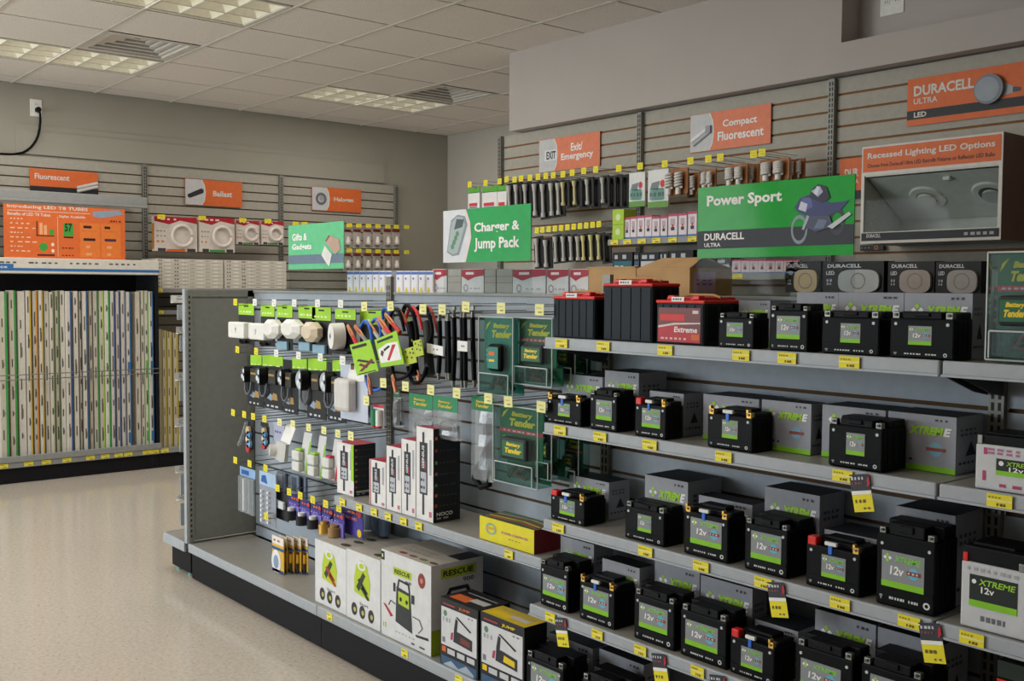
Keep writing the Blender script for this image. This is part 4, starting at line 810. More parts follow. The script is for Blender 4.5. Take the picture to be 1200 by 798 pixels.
ORD = NTH
for i, r in enumerate([((294, 416, 307, 428), (288.6, 429, 297.5, 447.5), (290, 417, 309, 474), 0), ((308, 416.5, 332, 429), (305, 430, 316.5, 450.5), (310, 418, 331, 477.5), 0), ((343, 419.5, 360, 432), (331, 432, 342.5, 452), (332, 421, 349, 483), 0), ((361.5, 420, 383, 434), (353.5, 433.5, 365.5, 457), (360, 421, 382, 488.5), 1), ((390, 422, 404, 435), (381.5, 435.5, 395, 459.5), (384, 424, 405, 492), 1)]):
    headlamp('black headlamp pack with green header, %s in the second hook row' % nth(i, 5), *r)
loc, W, H = boxY(396, 424.5, 428, 490, 2.055); t = T('carded_device', 'white oblong device on a white card beside the headlamps', 'package', loc); k = Px(396, 490, 2.055)
part('backing_card', MB().box(.0, W, .012, .014, H*.0, H, 'c4ccdc').prism(k.poly([(404.5, 447), (424.5, 447.5), (426, 426), (408.5, 424.5)]), .008, .0115, 'white').prism(k.poly([(409, 433), (413, 433.5), (413, 427.5), (409, 427)]), .007, .0078, '7a5a3a').prism(k.poly([(409, 427), (423, 430), (423, 428.5), (410, 425.5)]), .007, .0078, '2b3a66'), t)
a = k.xz(397.5, 480); c = k.xz(416, 444.5); part('device_body', MB().box(a[0], c[0], -.03, .012, a[1], c[1], 'd4d0cc', .016), t)
loc, W, H = boxY(423, 446, 433, 487, 2.10); t = T('carded_pack', 'narrow grey pack below the left jumper cable set', 'package', loc); part('backing_card', MB().box(0, W, .002, .004, 0, H, '8a94a4'), t); part('device_body', MB().box(W*.1, W*.9, -.02, .002, H*.04, H*.26, '4a484c', .005), t)
loc, W, H = boxY(437.5, 473, 449.5, 500, 2.06); t = T('carded_pack', 'small red topped pack with green and white tubes', 'package', loc)
part('backing_card', MB().box(0, W, .002, .004, 0, H, 'd8dce0').rect(0, W, H*.86, H, 'c83040', .001), t)
for x, c in ((.08, '2a8a5c'), (.54, 'e8e8e4')): part('marker', MB().cyl((W*(x+.2), -.008, H*.1), (W*(x+.2), -.008, H*.78), W*.19, c, 10).cyl((W*(x+.2), -.008, 0), (W*(x+.2), -.008, H*.12), W*.15, 'c83040', 8), t)
# ---- third row
def charm(lab, box, lean):
    loc, W, H = boxY(*box, YH); t = T('bagged_parts', lab, 'bagged parts', loc, 0, 'small bagged parts, third hook row')
    part('header_card', MB().box(W*.1, W*.9, .004, .006, H*.84, H, '1e2026'), t)
    m = MB().prism([(W*.2, 0), (W*.95, H*.04), (W*.9, H*.86), (W*.15, H*.86)], .008, .010, '252a34'); part('backing_card', m, t)
    for i in range(5): part('bead_pack', MB().cyl((W*(.62+.08*(i % 2)), .004, H*(.08+.15*i)), (W*(.62+.08*(i % 2)), -.008, H*(.08+.15*i)), W*.17, ('b03a3a', '7fb4d8', 'd8d0c0', '5a8ab8', 'c8b48a')[i], 10), t)
    if lean: part('bag', MB().tube([(W*.5, -.004, H*.95), (W*.25, -.01, H*.5), (-W*.1, -.012, H*.12)], .009, 'poly_bag', 8), t)
charm('small bag of red and blue parts, leftmost goods in third hook row', (284, 491, 296.5, 526), True)
charm('small dark bag of blue parts, second goods in third hook row', (303.5, 494, 314.5, 523), False)
loc, W, H = boxY(320, 494, 333, 518, 2.10); t = T('carded_pack', 'small lavender card behind the white plug-in night light', 'package', loc); part('backing_card', MB().box(0, W, 0, .002, 0, H, 'b0b4cc').marks(W*.2, W*.8, H*.5, H*.6, '5a5c7a', 3), t)
loc, W, H = boxY(318, 497, 346, 541, 2.06); k = Px(318, 541, 2.06); t = T('night_light', 'white round plug-in night light on a white card', 'light', loc)
part('backing_card', MB().prism(k.poly([(327, 518), (338.5, 521), (345.5, 502), (343, 498), (335, 497)]), .004, .006, 'white'), t)
part('blister', MB().prism(k.poly([(320, 534), (332, 541), (336, 541), (338, 521), (328, 516)]), -.012, .004, 'c4c4c0'), t)
c = k.xz(323, 527); part('lamp_head', MB().cyl((c[0]+.01, -.004, c[1]), (c[0], -.03, c[1]), .026, 'white_plastic', 18).ring(c[0], c[1], .012, .02, '9aa0a4', -.0306), t)
def led(lab, q0, box, red):
    loc, W, H = boxY(*box, 2.07); k = Px(box[0], box[3], 2.07); t = T('light_bulb_pack', lab, 'bulb pack', loc, 0, 'long bulb packs, third hook row')
    part('backing_card', MB().prism([(W*.1, 0), (W*.62, 0), (W*.98, H), (W*.52, H)], .002, .004, 'd4d4d4').poly([(W*.5, 0), (W*.62, 0), (W*.95, H*.8), (W*.84, H*.8)], 'c83040' if red else '8ac04a', .0014), t)
    for zz in (.04, .3): part('bulb', MB().box(W*.04, W*.5, -.025, .002, H*zz, H*(zz+.24), 'd8d8d4', .008), t)
    part('bulb_cap', MB().box(W*.2, W*.5, -.018, .002, H*.55, H*.6, 'lime' if not red else 'c83040', .003), t)
led('long pale bulb pack with green edge, left of three in third hook row', 0, (346.5, 504, 366, 552), False)
led('long pale bulb pack with green edge, middle of three in third hook row', 0, (365, 508, 383, 558), False)
led('long pale bulb pack with red edge, right of three in third hook row', 0, (382, 512, 401, 561), True)
# ---- lowest row
loc, W, H = boxY(281.5, 546, 299.5, 598, 2.07); t = T('bulb_tube_pack', 'clear pack with a white tube lamp, lowest row at left', 'bulb pack', loc)
part('header_card', MB().box(0, W, .0, .002, H*.8, H, '8fb0d4').rect(W*.1, W*.6, H*.84, H*.94, '2a5aa0'), t); part('blister', MB().box(0, W, -.012, .0, 0, H*.8, 'poly_bag', .004), t); part('lamp_tube', MB().cyl((W*.35, -.004, H*.04), (W*.35, -.004, H*.76), .009, 'white_plastic', 10).cyl((W*.68, -.004, H*.04), (W*.68, -.004, H*.74), .007, 'b8bcc0', 10), t)
loc, W, H = boxY(304.5, 551, 323.5, 612, 2.065); t = T('bulb_strip_pack', 'grey pack with a column of small white bulbs, lowest row', 'bulb pack', loc)
part('backing_card', MB().box(0, W, .0, .002, 0, H, '9298a4').rect(0, W, H*.74, H, 'a8c4e0').poly([(W*.1, H*.8), (W*.5, H*.78), (W*.4, H*.94), (W*.15, H*.92)], '2a5aa0', -.001), t)
for c in (.22, .62):
    for r in range(7): part('bulb', MB().cyl((W*c, 0, H*(.08+.092*r)), (W*c, -.012, H*(.08+.092*r)), .007, 'e4e6e8', 10), t)
for i in range(4):
    loc, W, H = boxY(324+8.2*i, 552+1.6*i, 333.5+8.2*i, 576+2.4*i, 2.10+.02*(i % 2)); m = MB().box(0, W, 0, .012, 0, H, '6e7a8c', .003); m.rect(W*.15, W*.75, H*.25, H*.9, 'b4bac4' if i < 2 else '3a4658', -.0008)
    one('blue_grey_pack', m, 'blue-grey pack above the purple packs, %s of four' % nth(i, 4), 'package', loc, 0, 'blue-grey packs')
loc, W, H = boxY(321.5, 574, 338, 606, 2.09); t = T('carded_pack', 'dark pack with white base between bulb strip and purple packs', 'package', loc); part('backing_card', MB().box(0, W, .0, .003, 0, H, '26262c'), t); part('blister', MB().box(W*.15, W*.85, -.016, 0, H*.42, H*.7, 'd0d4d8', .005), t)
P5 = [(338, 577, 351.5, 607, 'ink'), (350, 583, 364, 613, 'ink'), (363, 587, 377.5, 617, 'ink'), (376, 592, 391, 623, 'gold_metal'), (387, 597, 403.5, 626, 'a08050'), (400, 591, 425, 623, None)]
for i, (x0, y0, x1, y1, c) in enumerate(P5):
    loc, W, H = boxY(x0, y0, x1, y1, 2.06 if c else 2.09); t = T('purple_bulb_pack', 'purple carded bulb pack, %s along the lowest hooks' % nth(i, 6), 'bulb pack', loc, 0, 'purple bulb packs')
    m = MB().box(0, W, 0, .003, 0, H, 'purple'); m.rect(0, W, H*.72, H*.98, '2e2a66').marks(W*.3, W*.9, H*.8, H*.88, 'orange', 3, -.0012).marks(W*.1, W*.7, H*.6, H*.64, 'a8a0d8', 3); m.disc(W*.84, H*.84, W*.09, 'c83a3a', -.0014)
    if not c: m.rect(W*.1, W*.75, H*.56, H*.68, 'b05a5a', -.001).disc(W*.85, H*.16, W*.1, 'bt_yellow', -.001)
    part('backing_card', m, t)
    if c: part('blister', MB().box(W*.25, W*.98, -.004, 0, H*.03, H*.58, '7a70c0', .003), t); part('bulb', MB().cyl((W*.55, -.016, H*.05), (W*.55, -.016, H*.4), W*.24, c, 12).cyl((W*.55, -.016, H*.4), (W*.55, -.016, H*.52), W*.16, 'white_plastic' if c == 'ink' else c, 10), t)
for i, (x0, x1, c) in enumerate([(422.5, 431.5, 'b4c8dc'), (432.5, 440, '7f98b4'), (441, 448, '7f98b4')]):
    loc, W, H = boxY(x0, 597+i*4, x1, 619+i*4, 2.17); one('blue_bottle', MB().cyl((W/2, W/2, 0), (W/2, W/2, H*.86), W*.5, c, 14).cyl((W/2, W/2, H*.86), (W/2, W/2, H), W*.36, 'white', 12), 'pale blue cylinder pack under the charger shelf, %s of three' % nth(i, 3), 'package', loc, 0, 'pale blue cylinder packs')
for i in range(5):
    x0 = 319+6.2*i; loc, W, H = boxY(x0, 605+i*.6, x0+(13.5 if i == 0 else 9), 645.5+i*.2, 2.05+.012*i); loc.z = ZB+.0005 if loc.z < ZB+.02 else loc.z
    t = T('battery_card', 'yellow and white card of small batteries on the deck, %s of five' % nth(i, 5), 'battery pack', (loc.x, 2.05+.02*i, ZB+.0005), 0, 'cards of small batteries'); H = .155
    m = MB().box(0, W, 0, .003, 0, H, 'e0b23c'); m.rect(0, W, H*.78, H, 'e8e4dc').rect(0, W, H*.62, H*.7, '2a5a9a', -.001).rect(0, W, 0, H*.08, '24407a', -.001); m.marks(W*.15, W*.8, H*.86, H*.91, 'b03a3a', 2)
    if i == 0: m.disc(W*.35, H*.28, W*.4, 'e8e8e4', -.001, W*.5).disc(W*.35, H*.28, W*.22, '8aa0c0', -.0014, W*.28)
    part('backing_card', m, t)
    if i: part('cell', MB().cyl((W*.75, -.006, H*.06), (W*.75, -.006, H*.6), .006, '3a3026', 10).cyl((W*.75, -.006, H*.3), (W*.75, -.006, H*.55), .0064, 'e0a82c', 10), t)

# ================================================================== boxes on the left shelf and the base deck
def pbox(xl, yb, xr, yt, xe, z, Y, D=None):
    a = U(xl, yb, Y); X1 = U(xr, yt, Y).x; H = U(xl, yt, Y).z-z
    if D is None: D = UX(xe, yt+(yt-332)/(xl+413)*(xr-xl), X1).y-Y
    return (a.x, Y, z+.0005), X1-a.x, H, min(D, 2.268-Y)
def slim(lab, xl, yt, xr, xe, Y, D, dark, band=None, side=None):
    loc, W, H, D = pbox(xl, 600, xr, yt, xe, ZL, Y, D); m = MB().box(0, W, 0, D, 0, H, 'e6e4e2'); y = -.0007
    m.rect(W*.04, W*.1, 0, H, 'b83248') if dark == 2 else None
    m.rect(W*.2, W*.66, H*.28, H*.84, '2a2c33', y).rect(W*.26, W*.6, H*.3, H*.52, 'b8bcc4', y-.0003).rect(W*.36, W*.48, H*.06, H*.28, '3a3c42', y).rect(W*.36, W*.48, H*.84, H*.95, '2a2c33', y)
    m.rect(W*.5, W*.56, H*.55, H*.64, 'b83248', y-.0003).marks(W*.28, W*.58, H*.34, H*.37, '3a3c42', 2, y-.0005).marks(W*.28, W*.58, H*.42, H*.45, '3a3c42', 2, y-.0005)
    m.tf = lambda a, b_, c_: (W*.41-c_, b_, a); m.text('GENIUS', H*.56, H*.81, -W*.07, W*.07, 'd8d8dc', y-.0005, .03); m.front(); m.rect(W*.78, W*.9, H*.5, H*.88, 'a8aab0', y).rect(W*.76, W*.92, H*.05, H*.11, 'c87080', y)
    if band: m.rect(W*.84, W, H*.3, H*.99, band, y-.0004)
    m.top(H).rect(.001, W-.001, .001, D-.001, 'b83a48' if dark != 1 else 'c04a58', -.0004)
    m.right(W).rect(0, D, 0, H, side or '191a1e', -.0004)
    if side is None:
        if D > .05 and xe:
            m.text('NOCO', D*.12, D*.72, H*.065, H*.105, 'white', -.0009, .03).marks(D*.12, D*.62, H*.03, H*.05, 'a8a8ac', 2)
            for q, c in ((.88, 'orange'), (.75, 'b03a3a'), (.62, '7a9a3a'), (.5, 'b05a6a'), (.38, '5a8a4a'), (.27, 'c07a30'), (.16, 'b03a3a')): m.rect(D*.06, D*.15, H*q, H*(q+.035), c, -.0009).marks(D*.22, D*.9, H*(q+.005), H*(q+.018), '3e4048', 5)
    m.front(); return one('charger_box', m, lab, 'charger box', loc, 0, 'tall narrow charger boxes')
slim('white charger box with lime band and black side, leftmost of the five', 395.3, 517.5, 414.5, 440, 2.07, None, 1, 'lime')
slim('shortest white charger box with red top, second of the five', 433, 537.8, 452, 0, 2.05, .1, 2, None, 'd8d4d4')
slim('white charger box with red top, middle of the five', 453, 522, 470, 0, 2.05, .12, 0, None, 'd8d4d4')
slim('white charger box with long printed charger, fourth of the five', 470.5, 514, 487, 0, 2.052, .14, 0, None, 'd8d4d4')
slim('tallest charger box with black printed side, right end of the five', 488, 499.5, 507.8, 539.3, 2.05, None, 0)
loc, W, H, D = pbox(562, 632, 626, 604, 657, ZL, 2.045)
m = MB().box(0, W, 0, D, 0, H, 'e6d822'); m.text('POWER CONVERTER', W*.42, W*.9, H*.48, H*.58, 'b04a9a', -.001).marks(W*.55, W*.8, H*.3, H*.34, '8a7a1a', 4).ring(W*.22, H*.55, W*.07, W*.1, '8ab0a0', -.001, rz=.7).poly([(W*.12, H*.5), (W*.3, H*.55), (W*.3, H*.62), (W*.14, H*.6)], 'd8a83a', -.0012)
m.right(W).rect(0, D, 0, H, '7a1422', -.0005); m.top(H).rect(.002, W-.002, .002, D-.002, '3c5a44', -.0004)
for q, c in ((.1, 'c8563a'), (.26, 'd8c83a'), (.42, '8a4a3a'), (.58, 'b8a86a'), (.74, '4a7a8a')): m.poly([(W*.04, D*q), (W*.6, D*(q+.16)), (W*.96, D*q), (W*.96, D*(q+.1)), (W*.6, D*(q+.24)), (W*.04, D*(q+.1))], c, -.0007)
m.front(); one('yellow_box', m, 'flat yellow box with dark red side, right part of the charger shelf', 'box', loc)
def start_box(lab, xl, yb, xr, yt, Y, D, art):
    loc, W, H, D = pbox(xl, yb, xr, yt, 0, ZB, Y, D); m = MB().box(0, W, 0, D, 0, H, 'dcdcdc'); y = -.0007
    m.poly([(W*.24, H*.42), (W*.68, H*.36), (W*.72, H*.62), (W*.62, H*.84), (W*.45, H*.9), (W*.3, H*.82), (W*.24, H*.62)], 'b6cc2c', y).ring(W*.46, H*.82, W*.07, W*.12, 'e8e8e4', y-.0003, rz=.6)
    m.poly([(W*.3, H*.5), (W*.5, H*.74), (W*.58, H*.7), (W*.38, H*.44)], '3a3c2a', y-.0003)
    m.poly([(W*.42, H*.5), (W*.5, H*.54), (W*.7, H*.38), (W*.64, H*.36)], art, y-.0004).poly([(W*.34, H*.6), (W*.4, H*.64), (W*.66, H*.46), (W*.6, H*.44)], art, y-.0004)
    m.text('Start', W*.4, W*.66, H*.255, H*.3, '6a6c70', y-.0004, .0)
    for q in (.24, .48, .74): m.disc(W*q, H*(.17-.02*q), W*.085, '3a3030', y-.0003, W*.105).disc(W*(q+.02), H*(.165-.02*q), W*.04, 'b8b46a', y-.0006)
    m.right(W).marks(D*.2, D*.8, H*.5, H*.54, 'a8aab0', 4); m.top(H).rect(.001, W-.001, .001, D-.001, 'b8b2a8', -.0003)
    for k_ in range(4): m.disc(W*.72-W*.02*k_, D*(.14+.22*k_), W*.13, '4a4a30', -.0007, D*.055)
    m.rect(0, W, D*.5, D*.505, '8a8680', -.0006); m.front()
    return one('charger_carton', m, lab, 'box', loc, 0, None)
start_box('white carton with lime jump starter picture, left of the matching two', 369.5, 710, 405.6, 631, 1.975, .27, 'a83a2a')
start_box('white carton with lime jump starter picture, right of the matching two', 406.3, 728, 445.5, 642.5, 1.972, .27, '2a3a22')
loc, W, H, D = pbox(447, 742.5, 505.3, 643, 566, ZB, 1.968); m = MB().box(0, W, 0, D, 0, H, 'dadada'); y = -.0007
m.rect(W*.25, W*.62, H*.755, H*.845, 'b6cc2c', y).text('RESCUE', W*.28, W*.59, H*.775, H*.825, 'ink', y-.0004, .03, .1).text('900', W*.5, W*.62, H*.70, H*.735, '4a4c50', y-.0003).disc(W*.82, H*.8, W*.07, '8a3a34', y-.0002, W*.085).disc(W*.82, H*.8, W*.03, 'c87a6a', y-.0004)
m.rect(0.0, W*.07, H*.88, H*.98, '2a2c30', y).marks(W*.015, W*.055, H*.91, H*.95, 'c8d8a0', 1, y-.0004)
m.poly([(W*.3, H*.22), (W*.64, H*.16), (W*.6, H*.6), (W*.32, H*.63)], '34383a', y-.0002).poly([(W*.36, H*.44), (W*.58, H*.42), (W*.57, H*.57), (W*.36, H*.585)], 'b6cc2c', y-.0005).disc(W*.41, H*.5, W*.025, 'ink', y-.0008).disc(W*.53, H*.49, W*.025, 'ink', y-.0008)
m.poly([(W*.33, H*.62), (W*.36, H*.62), (W*.38, H*.7), (W*.55, H*.685), (W*.57, H*.6), (W*.6, H*.6), (W*.58, H*.71), (W*.36, H*.725)], '2a2c30', y-.0003).rect(W*.255, W*.3, H*.56, H*.66, '2a2c30', y-.0003).rect(W*.62, W*.68, H*.5, H*.6, '2a2c30', y-.0003)
m.poly([(W*.04, H*.38), (W*.1, H*.37), (W*.25, H*.27), (W*.2, H*.25)], 'b02a34', y-.0003).tube([(W*.3, y-.0003, H*.42), (W*.2, y-.0003, H*.44), (W*.16, y-.0003, H*.38)], .0018, '3a3c40', 4).tube([(W*.65, y-.0003, H*.36), (W*.78, y-.0003, H*.35), (W*.84, y-.0003, H*.27), (W*.76, y-.0003, H*.2)], .0018, '3a3c40', 4).poly([(W*.7, H*.17), (W*.72, H*.145), (W*.96, H*.16), (W*.95, H*.19)], '2a2c30', y-.0003)
m.marks(W*.04, W*.12, H*.1, H*.16, 'b6cc2c', 2, y-.0003).marks(W*.3, W*.7, H*.1, H*.112, 'a0a2a8', 6, y-.0003).marks(W*.62, W*.94, H*.04, H*.06, '4a4c54', 2, y-.0003)
m.right(W).rect(0, D*.98, H*.0, H*.28, 'a6bc2c', y).rect(D*.18, D*.86, H*.83, H*.945, 'b6cc2c', y).text('RESCUE', D*.22, D*.8, H*.855, H*.92, 'ink', y-.0004, .03, .1).text('900', D*.6, D*.82, H*.76, H*.81, '4a4c50', y-.0004).poly([(D*.2, H*.28), (D*.82, H*.28), (D*.8, H*.62), (D*.24, H*.62)], '8a8c90', y-.0003).poly([(D*.26, H*.62), (D*.34, H*.62), (D*.38, H*.68), (D*.66, H*.68), (D*.7, H*.62), (D*.78, H*.62), (D*.7, H*.72), (D*.34, H*.72)], '2a2c30', y-.0003)
m.top(H).rect(.001, W-.001, .001, D-.001, 'b4aca2', -.0003).rect(W*.75, W-.001, D*.55, D-.002, '1e1e22', -.0006)
for k_, c in enumerate(('8a2a34', '7a5a5a', '6a7a3a', '5a4a48')): m.disc(W*(.32+.2*k_), D*.13, W*.075, c, -.0008, D*.045)
for q in (.3, .45, .6): m.marks(W*.15, W*.7, D*q, D*(q+.02), '8a8480', 6, -.0006)
m.front(); one('charger_carton', m, 'big white carton with a printed jump starter and lime lettering strip', 'box', loc)
def pack_box(lab, xl, yt, xr, D, Y, acc, top):
    loc, W, H, D = pbox(xl, 800, xr, yt, 0, ZB, Y, D); m = MB().box(0, W, 0, D, 0, H, '16171a'); y = -.0007
    m.rect(W*.03, W*.97, H*.3, H*.87, 'd4d4d6', y); m.disc(W*.14, H*.78, W*.05, '5a8a6a', y-.0003)
    m.rect(W*.08, W*.4, H*.91, H*.93, 'b03a44', y-.0003); m.text('JUMP', W*.5, W*.8, H*.895, H*.945, acc, y-.0003, .03); m.marks(W*.08, W*.32, H*.66, H*.72, 'a0a2a8', 3, y-.0003).marks(W*.75, W*.92, H*.82, H*.84, '6a6c70', 2, y-.0003)
    m.poly([(W*.38, H*.4), (W*.86, H*.37), (W*.86, H*.53), (W*.52, H*.57), (W*.46, H*.57)], '2a2b30', y-.0004).poly([(W*.36, H*.4), (W*.44, H*.4), (W*.48, H*.74), (W*.42, H*.76), (W*.38, H*.6)], '26272c', y-.0005).poly([(W*.42, H*.78), (W*.47, H*.79), (W*.84, H*.65), (W*.8, H*.63), (W*.48, H*.755)], '26272c', y-.0006)
    m.poly([(W*.54, H*.43), (W*.8, H*.41), (W*.8, H*.49), (W*.56, H*.52)], '7a3a34' if acc == 'orange' else 'bt_yellow', y-.0007).poly([(W*.28, H*.42), (W*.34, H*.42), (W*.36, H*.54), (W*.3, H*.52)], 'b03a5a', y-.0005)
    m.rect(W*.06, W*.14, H*.34, H*.42, '7a7c84', y-.0003)
    m.rect(W*.05, W*.16, H*.2, H*.28, acc, y-.0003)
    for q in (.2, .46, .72): m.rect(W*q, W*(q+.2), H*.19, H*.27, 'c8c8cc', y-.0003)
    m.rect(W*.03, W*.97, 0, H*.14, '3a5a7a', y-.0003).poly([(W*.1, H*.02), (W*.3, H*.1), (W*.5, H*.03), (W*.7, H*.12), (W*.9, H*.04), (W*.9, 0), (W*.1, 0)], 'a8b4c0', y-.0005)
    m.top(H).rect(.001, W-.001, .001, D-.001, top, -.0003).rect(W*.1, W*.55, D*.15, D*.5, acc, -.0006).rect(W*.5, W*.9, D*.3, D*.55, 'c8c4c0', -.0008).rect(W*.15, W*.9, D*.7, D*.76, 'a09c98', -.0006); m.front()
    return one('charger_carton', m, lab, 'box', loc)
pack_box('black topped carton picturing a jump starter, with orange accents', 516, 698.7, 560.3, .13, 1.962, 'orange', '1e1e22')
pack_box('yellow topped carton picturing a jump starter, at the bottom edge', 563, 716, 614.5, .09, 1.96, 'bt_yellow', 'd8b82a')
# kraft boxes behind the red topped batteries, on the back shelf
def kraft(lab, x0, y0, x1, y1, Y, D, z=None, flap=False, side=False):
    loc, W, H = boxY(x0, y0, x1, y1, Y); loc.z = Z_TOP-.0055; H = U(x0, y0, Y).z-loc.z; t = T('kraft_box', lab, 'box', loc)
    part('box_body', MB().box(0, W, 0, D, 0, H*(.72 if flap else .96), 'kraft'), t)
    if flap:
        f = MB(); f.add([(0, 0, H*.72), (W, 0, H*.72), (W-.02, D*.42, H), (.03, D*.42, H), (0, .004, H*.7), (W, .004, H*.7), (W-.02, D*.44, H*.98), (.03, D*.44, H*.98)], [(0, 1, 2, 3), (7, 6, 5, 4), (0, 4, 5, 1), (1, 5, 6, 2), (2, 6, 7, 3), (3, 7, 4, 0)], 'kraft'); part('flap', f, t)
        f = MB(); f.add([(0, D, H*.72), (W, D, H*.72), (W-.02, D*.5, H), (.03, D*.5, H), (0, D-.004, H*.7), (W, D-.004, H*.7), (W-.02, D*.48, H*.98), (.03, D*.48, H*.98)], [(3, 2, 1, 0), (4, 5, 6, 7), (1, 5, 4, 0), (2, 6, 5, 1), (3, 7, 6, 2), (0, 4, 7, 3)], 'kraft'); part('flap', f, t)
        part('shipping_label', MB().right(W).box(D*.1, D*.6, -.001, 0, H*.12, H*.62, 'c8a0b8').marks(D*.15, D*.55, H*.3, H*.34, '8a5a9a', 3, -.0016).marks(D*.15, D*.55, H*.4, H*.44, '8a5a9a', 3, -.0016).front(), t)
    else: part('flap', MB().box(-.01, W*.98, -.002, D, H*.95, H, 'kraft'), t)
kraft('plain brown box, lower of the two behind the red topped batteries', 690, 313, 745, 340, 2.40, .2)
kraft('open brown box with raised flaps and a label on its end', 746, 302, 808, 342, 2.38, .2, flap=True)
M('gloss_green', '3aa860', .1, spec=.2); M('gloss_pale_green', '6cc490', .1, spec=.25)
# ================================================================== signs in clear holders on top of the shelf run
def holder(lab, x0, y0, x1, yb, Y, yprint):
    """clear acrylic sheet standing on the top cap with a printed panel in its upper part"""
    a = U(x0, y0, Y); X1 = U(x1, y0, Y).x; W = X1-a.x; z0 = Z_TOP+.0005; H = U((x0+x1)/2, y0-(x1-x0)*.04, Y).z-z0
    t = T('sign_holder', lab, 'sign', (a.x, Y, z0)); part('acrylic_sheet', MB().box(0, W, -.009, -.006, 0, H, 'acrylic').box(0, W, -.045, .045, 0, .003, 'acrylic'), t, 'clear acrylic sheet')
    zp = U(x0, yprint, Y).z-z0
    return t, W, H, zp
t, W, H, zp = holder('green power sport sign with a motorcycle in a clear holder', 821, 219, 1006, 338, Y_SP+.01, 303)
h = H-zp; m = MB().box(.002, W-.002, -.0125, -.0095, zp, H-.002, 'sign_green'); y = -.0131
m.rect(.002, W-.002, zp+h*.13, zp+h*.38, '22262e', y); m.text('Power Sport', W*.07, W*.57, zp+h*.68, zp+h*.87, 'white', y-.0004, .035)
m.text('DURACELL', W*.055, W*.33, zp+h*.245, zp+h*.345, 'white', y-.0004, .03).text('ULTRA', W*.055, W*.17, zp+h*.155, zp+h*.21, 'white', y-.0004, .02)
P = lambda u, v: (W*u, zp+h*v)
m.ring(W*.68, zp+h*.34, W*.038, W*.05, '8a94a0', y-.0004, 24, 1.5).ring(W*.9, zp+h*.42, W*.03, W*.046, '3a3c46', y-.0004, 24, 1.5)
yy_ = y-.001
for c, pts in (('3a4270', [(.65, .62), (.68, .55), (.74, .5), (.84, .5), (.92, .55), (.97, .68), (.93, .66), (.86, .66), (.8, .72), (.74, .78), (.68, .74)]), ('5a6098', [(.68, .66), (.72, .58), (.76, .62), (.75, .74), (.7, .74)]),
               ('c8ccd8', [(.675, .6), (.72, .56), (.73, .66), (.69, .7)]), ('2a2e40', [(.74, .74), (.82, .66), (.86, .72), (.84, .86), (.79, .9), (.75, .84)]), ('b0b4cc', [(.75, .82), (.79, .74), (.82, .8), (.8, .88)]), ('dadce6', [(.765, .8), (.785, .76), (.8, .86), (.785, .88)]),
               ('4a5068', [(.72, .5), (.86, .5), (.88, .36), (.78, .3), (.73, .36)]), ('c8ccd0', [(.85, .36), (.97, .53), (.985, .5), (.88, .33)]), ('a8b0bc', [(.7, .34), (.73, .52), (.745, .5), (.715, .33)]), ('6a7890', [(.77, .34), (.8, .46), (.85, .44), (.83, .34)])):
    yy_ -= .0003; m.poly([P(*q) for q in pts], c, yy_)
part('printed_panel', m, t, 'green printed panel')
t, W, H, zp = holder('green and white charger sign in a clear holder', 522.5, 246.5, 626, 338, Y_SP+.01, 308)
h = H-zp; m = MB().box(.002, W-.002, -.0125, -.0095, zp, H-.002, 'gloss_green'); y = -.0131
m.poly([(.002, zp), (W*.26, zp), (W*.3, zp+h*.2), (W*.325, zp+h*.45), (W*.31, zp+h*.75), (W*.26, H-.002), (.002, H-.002)], 'd8dade', y).poly([(W*.26, zp), (W*.28, zp), (W*.345, zp+h*.45), (W*.33, zp+h*.75), (W*.28, H-.002), (W*.26, H-.002), (W*.31, zp+h*.75), (W*.325, zp+h*.45)], 'e8d0d0', y-.0002)
m.poly([P(*q) for q in ((.05, .2), (.12, .12), (.2, .14), (.3, .7), (.27, .86), (.18, .9), (.1, .8))], '8a9498', y-.0004)
P = lambda u, v: (W*u, zp+h*v)
m.poly([P(*q) for q in ((.06, .22), (.12, .16), (.18, .18), (.27, .7), (.24, .84), (.17, .86), (.11, .76))], 'a8b4b4', y-.0006).poly([P(.14, .62), P(.24, .66), P(.26, .8), P(.17, .82)], '4a565c', y-.0008)
for k in range(4): m.disc(*P(.12+.02*k, .3+.08*k), W*.02, '5a8a6a', y-.0009)
m.text('Charger &', W*.38, W*.88, zp+h*.5, zp+h*.72, 'white', y-.0004, .03).text('Jump Pack', W*.38, W*.88, zp+h*.18, zp+h*.44, 'white', y-.0004, .03)
part('printed_panel', m, t, 'green and white printed panel')
t, W, H, zp = holder('pale green gifts sign in a clear holder, leftmost on the shelf run', 340.5, 264, 406, 336.5, Y_SP+.01, 316)
h = H-zp; P = lambda u, v: (W*u, zp+h*v); m = MB().box(.002, W-.002, -.0125, -.0095, zp, H-.002, 'gloss_pale_green'); y = -.0131
m.rect(.002, W-.002, zp+h*.12, zp+h*.32, '66788a', y).text('Gifts &', W*.08, W*.36, zp+h*.64, zp+h*.8, 'white', y-.0004, .03).text('Gadgets', W*.08, W*.44, zp+h*.4, zp+h*.57, 'white', y-.0004, .03)
for c, pts in (('e0dcd8', [(.62, .3), (.68, .5), (.8, .3), (.76, .05), (.72, .1)]), ('b89a8a', [(.7, .56), (.78, .7), (.92, .62), (.95, .4), (.86, .3), (.8, .4)]), ('d8c4b8', [(.76, .6), (.86, .62), (.92, .42), (.84, .36)]), ('8a4a4a', [(.69, .6), (.75, .72), (.8, .66), (.74, .5)])): m.poly([P(*q) for q in pts], c, y-.0006-.0002*len(pts))
part('printed_panel', m, t, 'pale green printed panel')

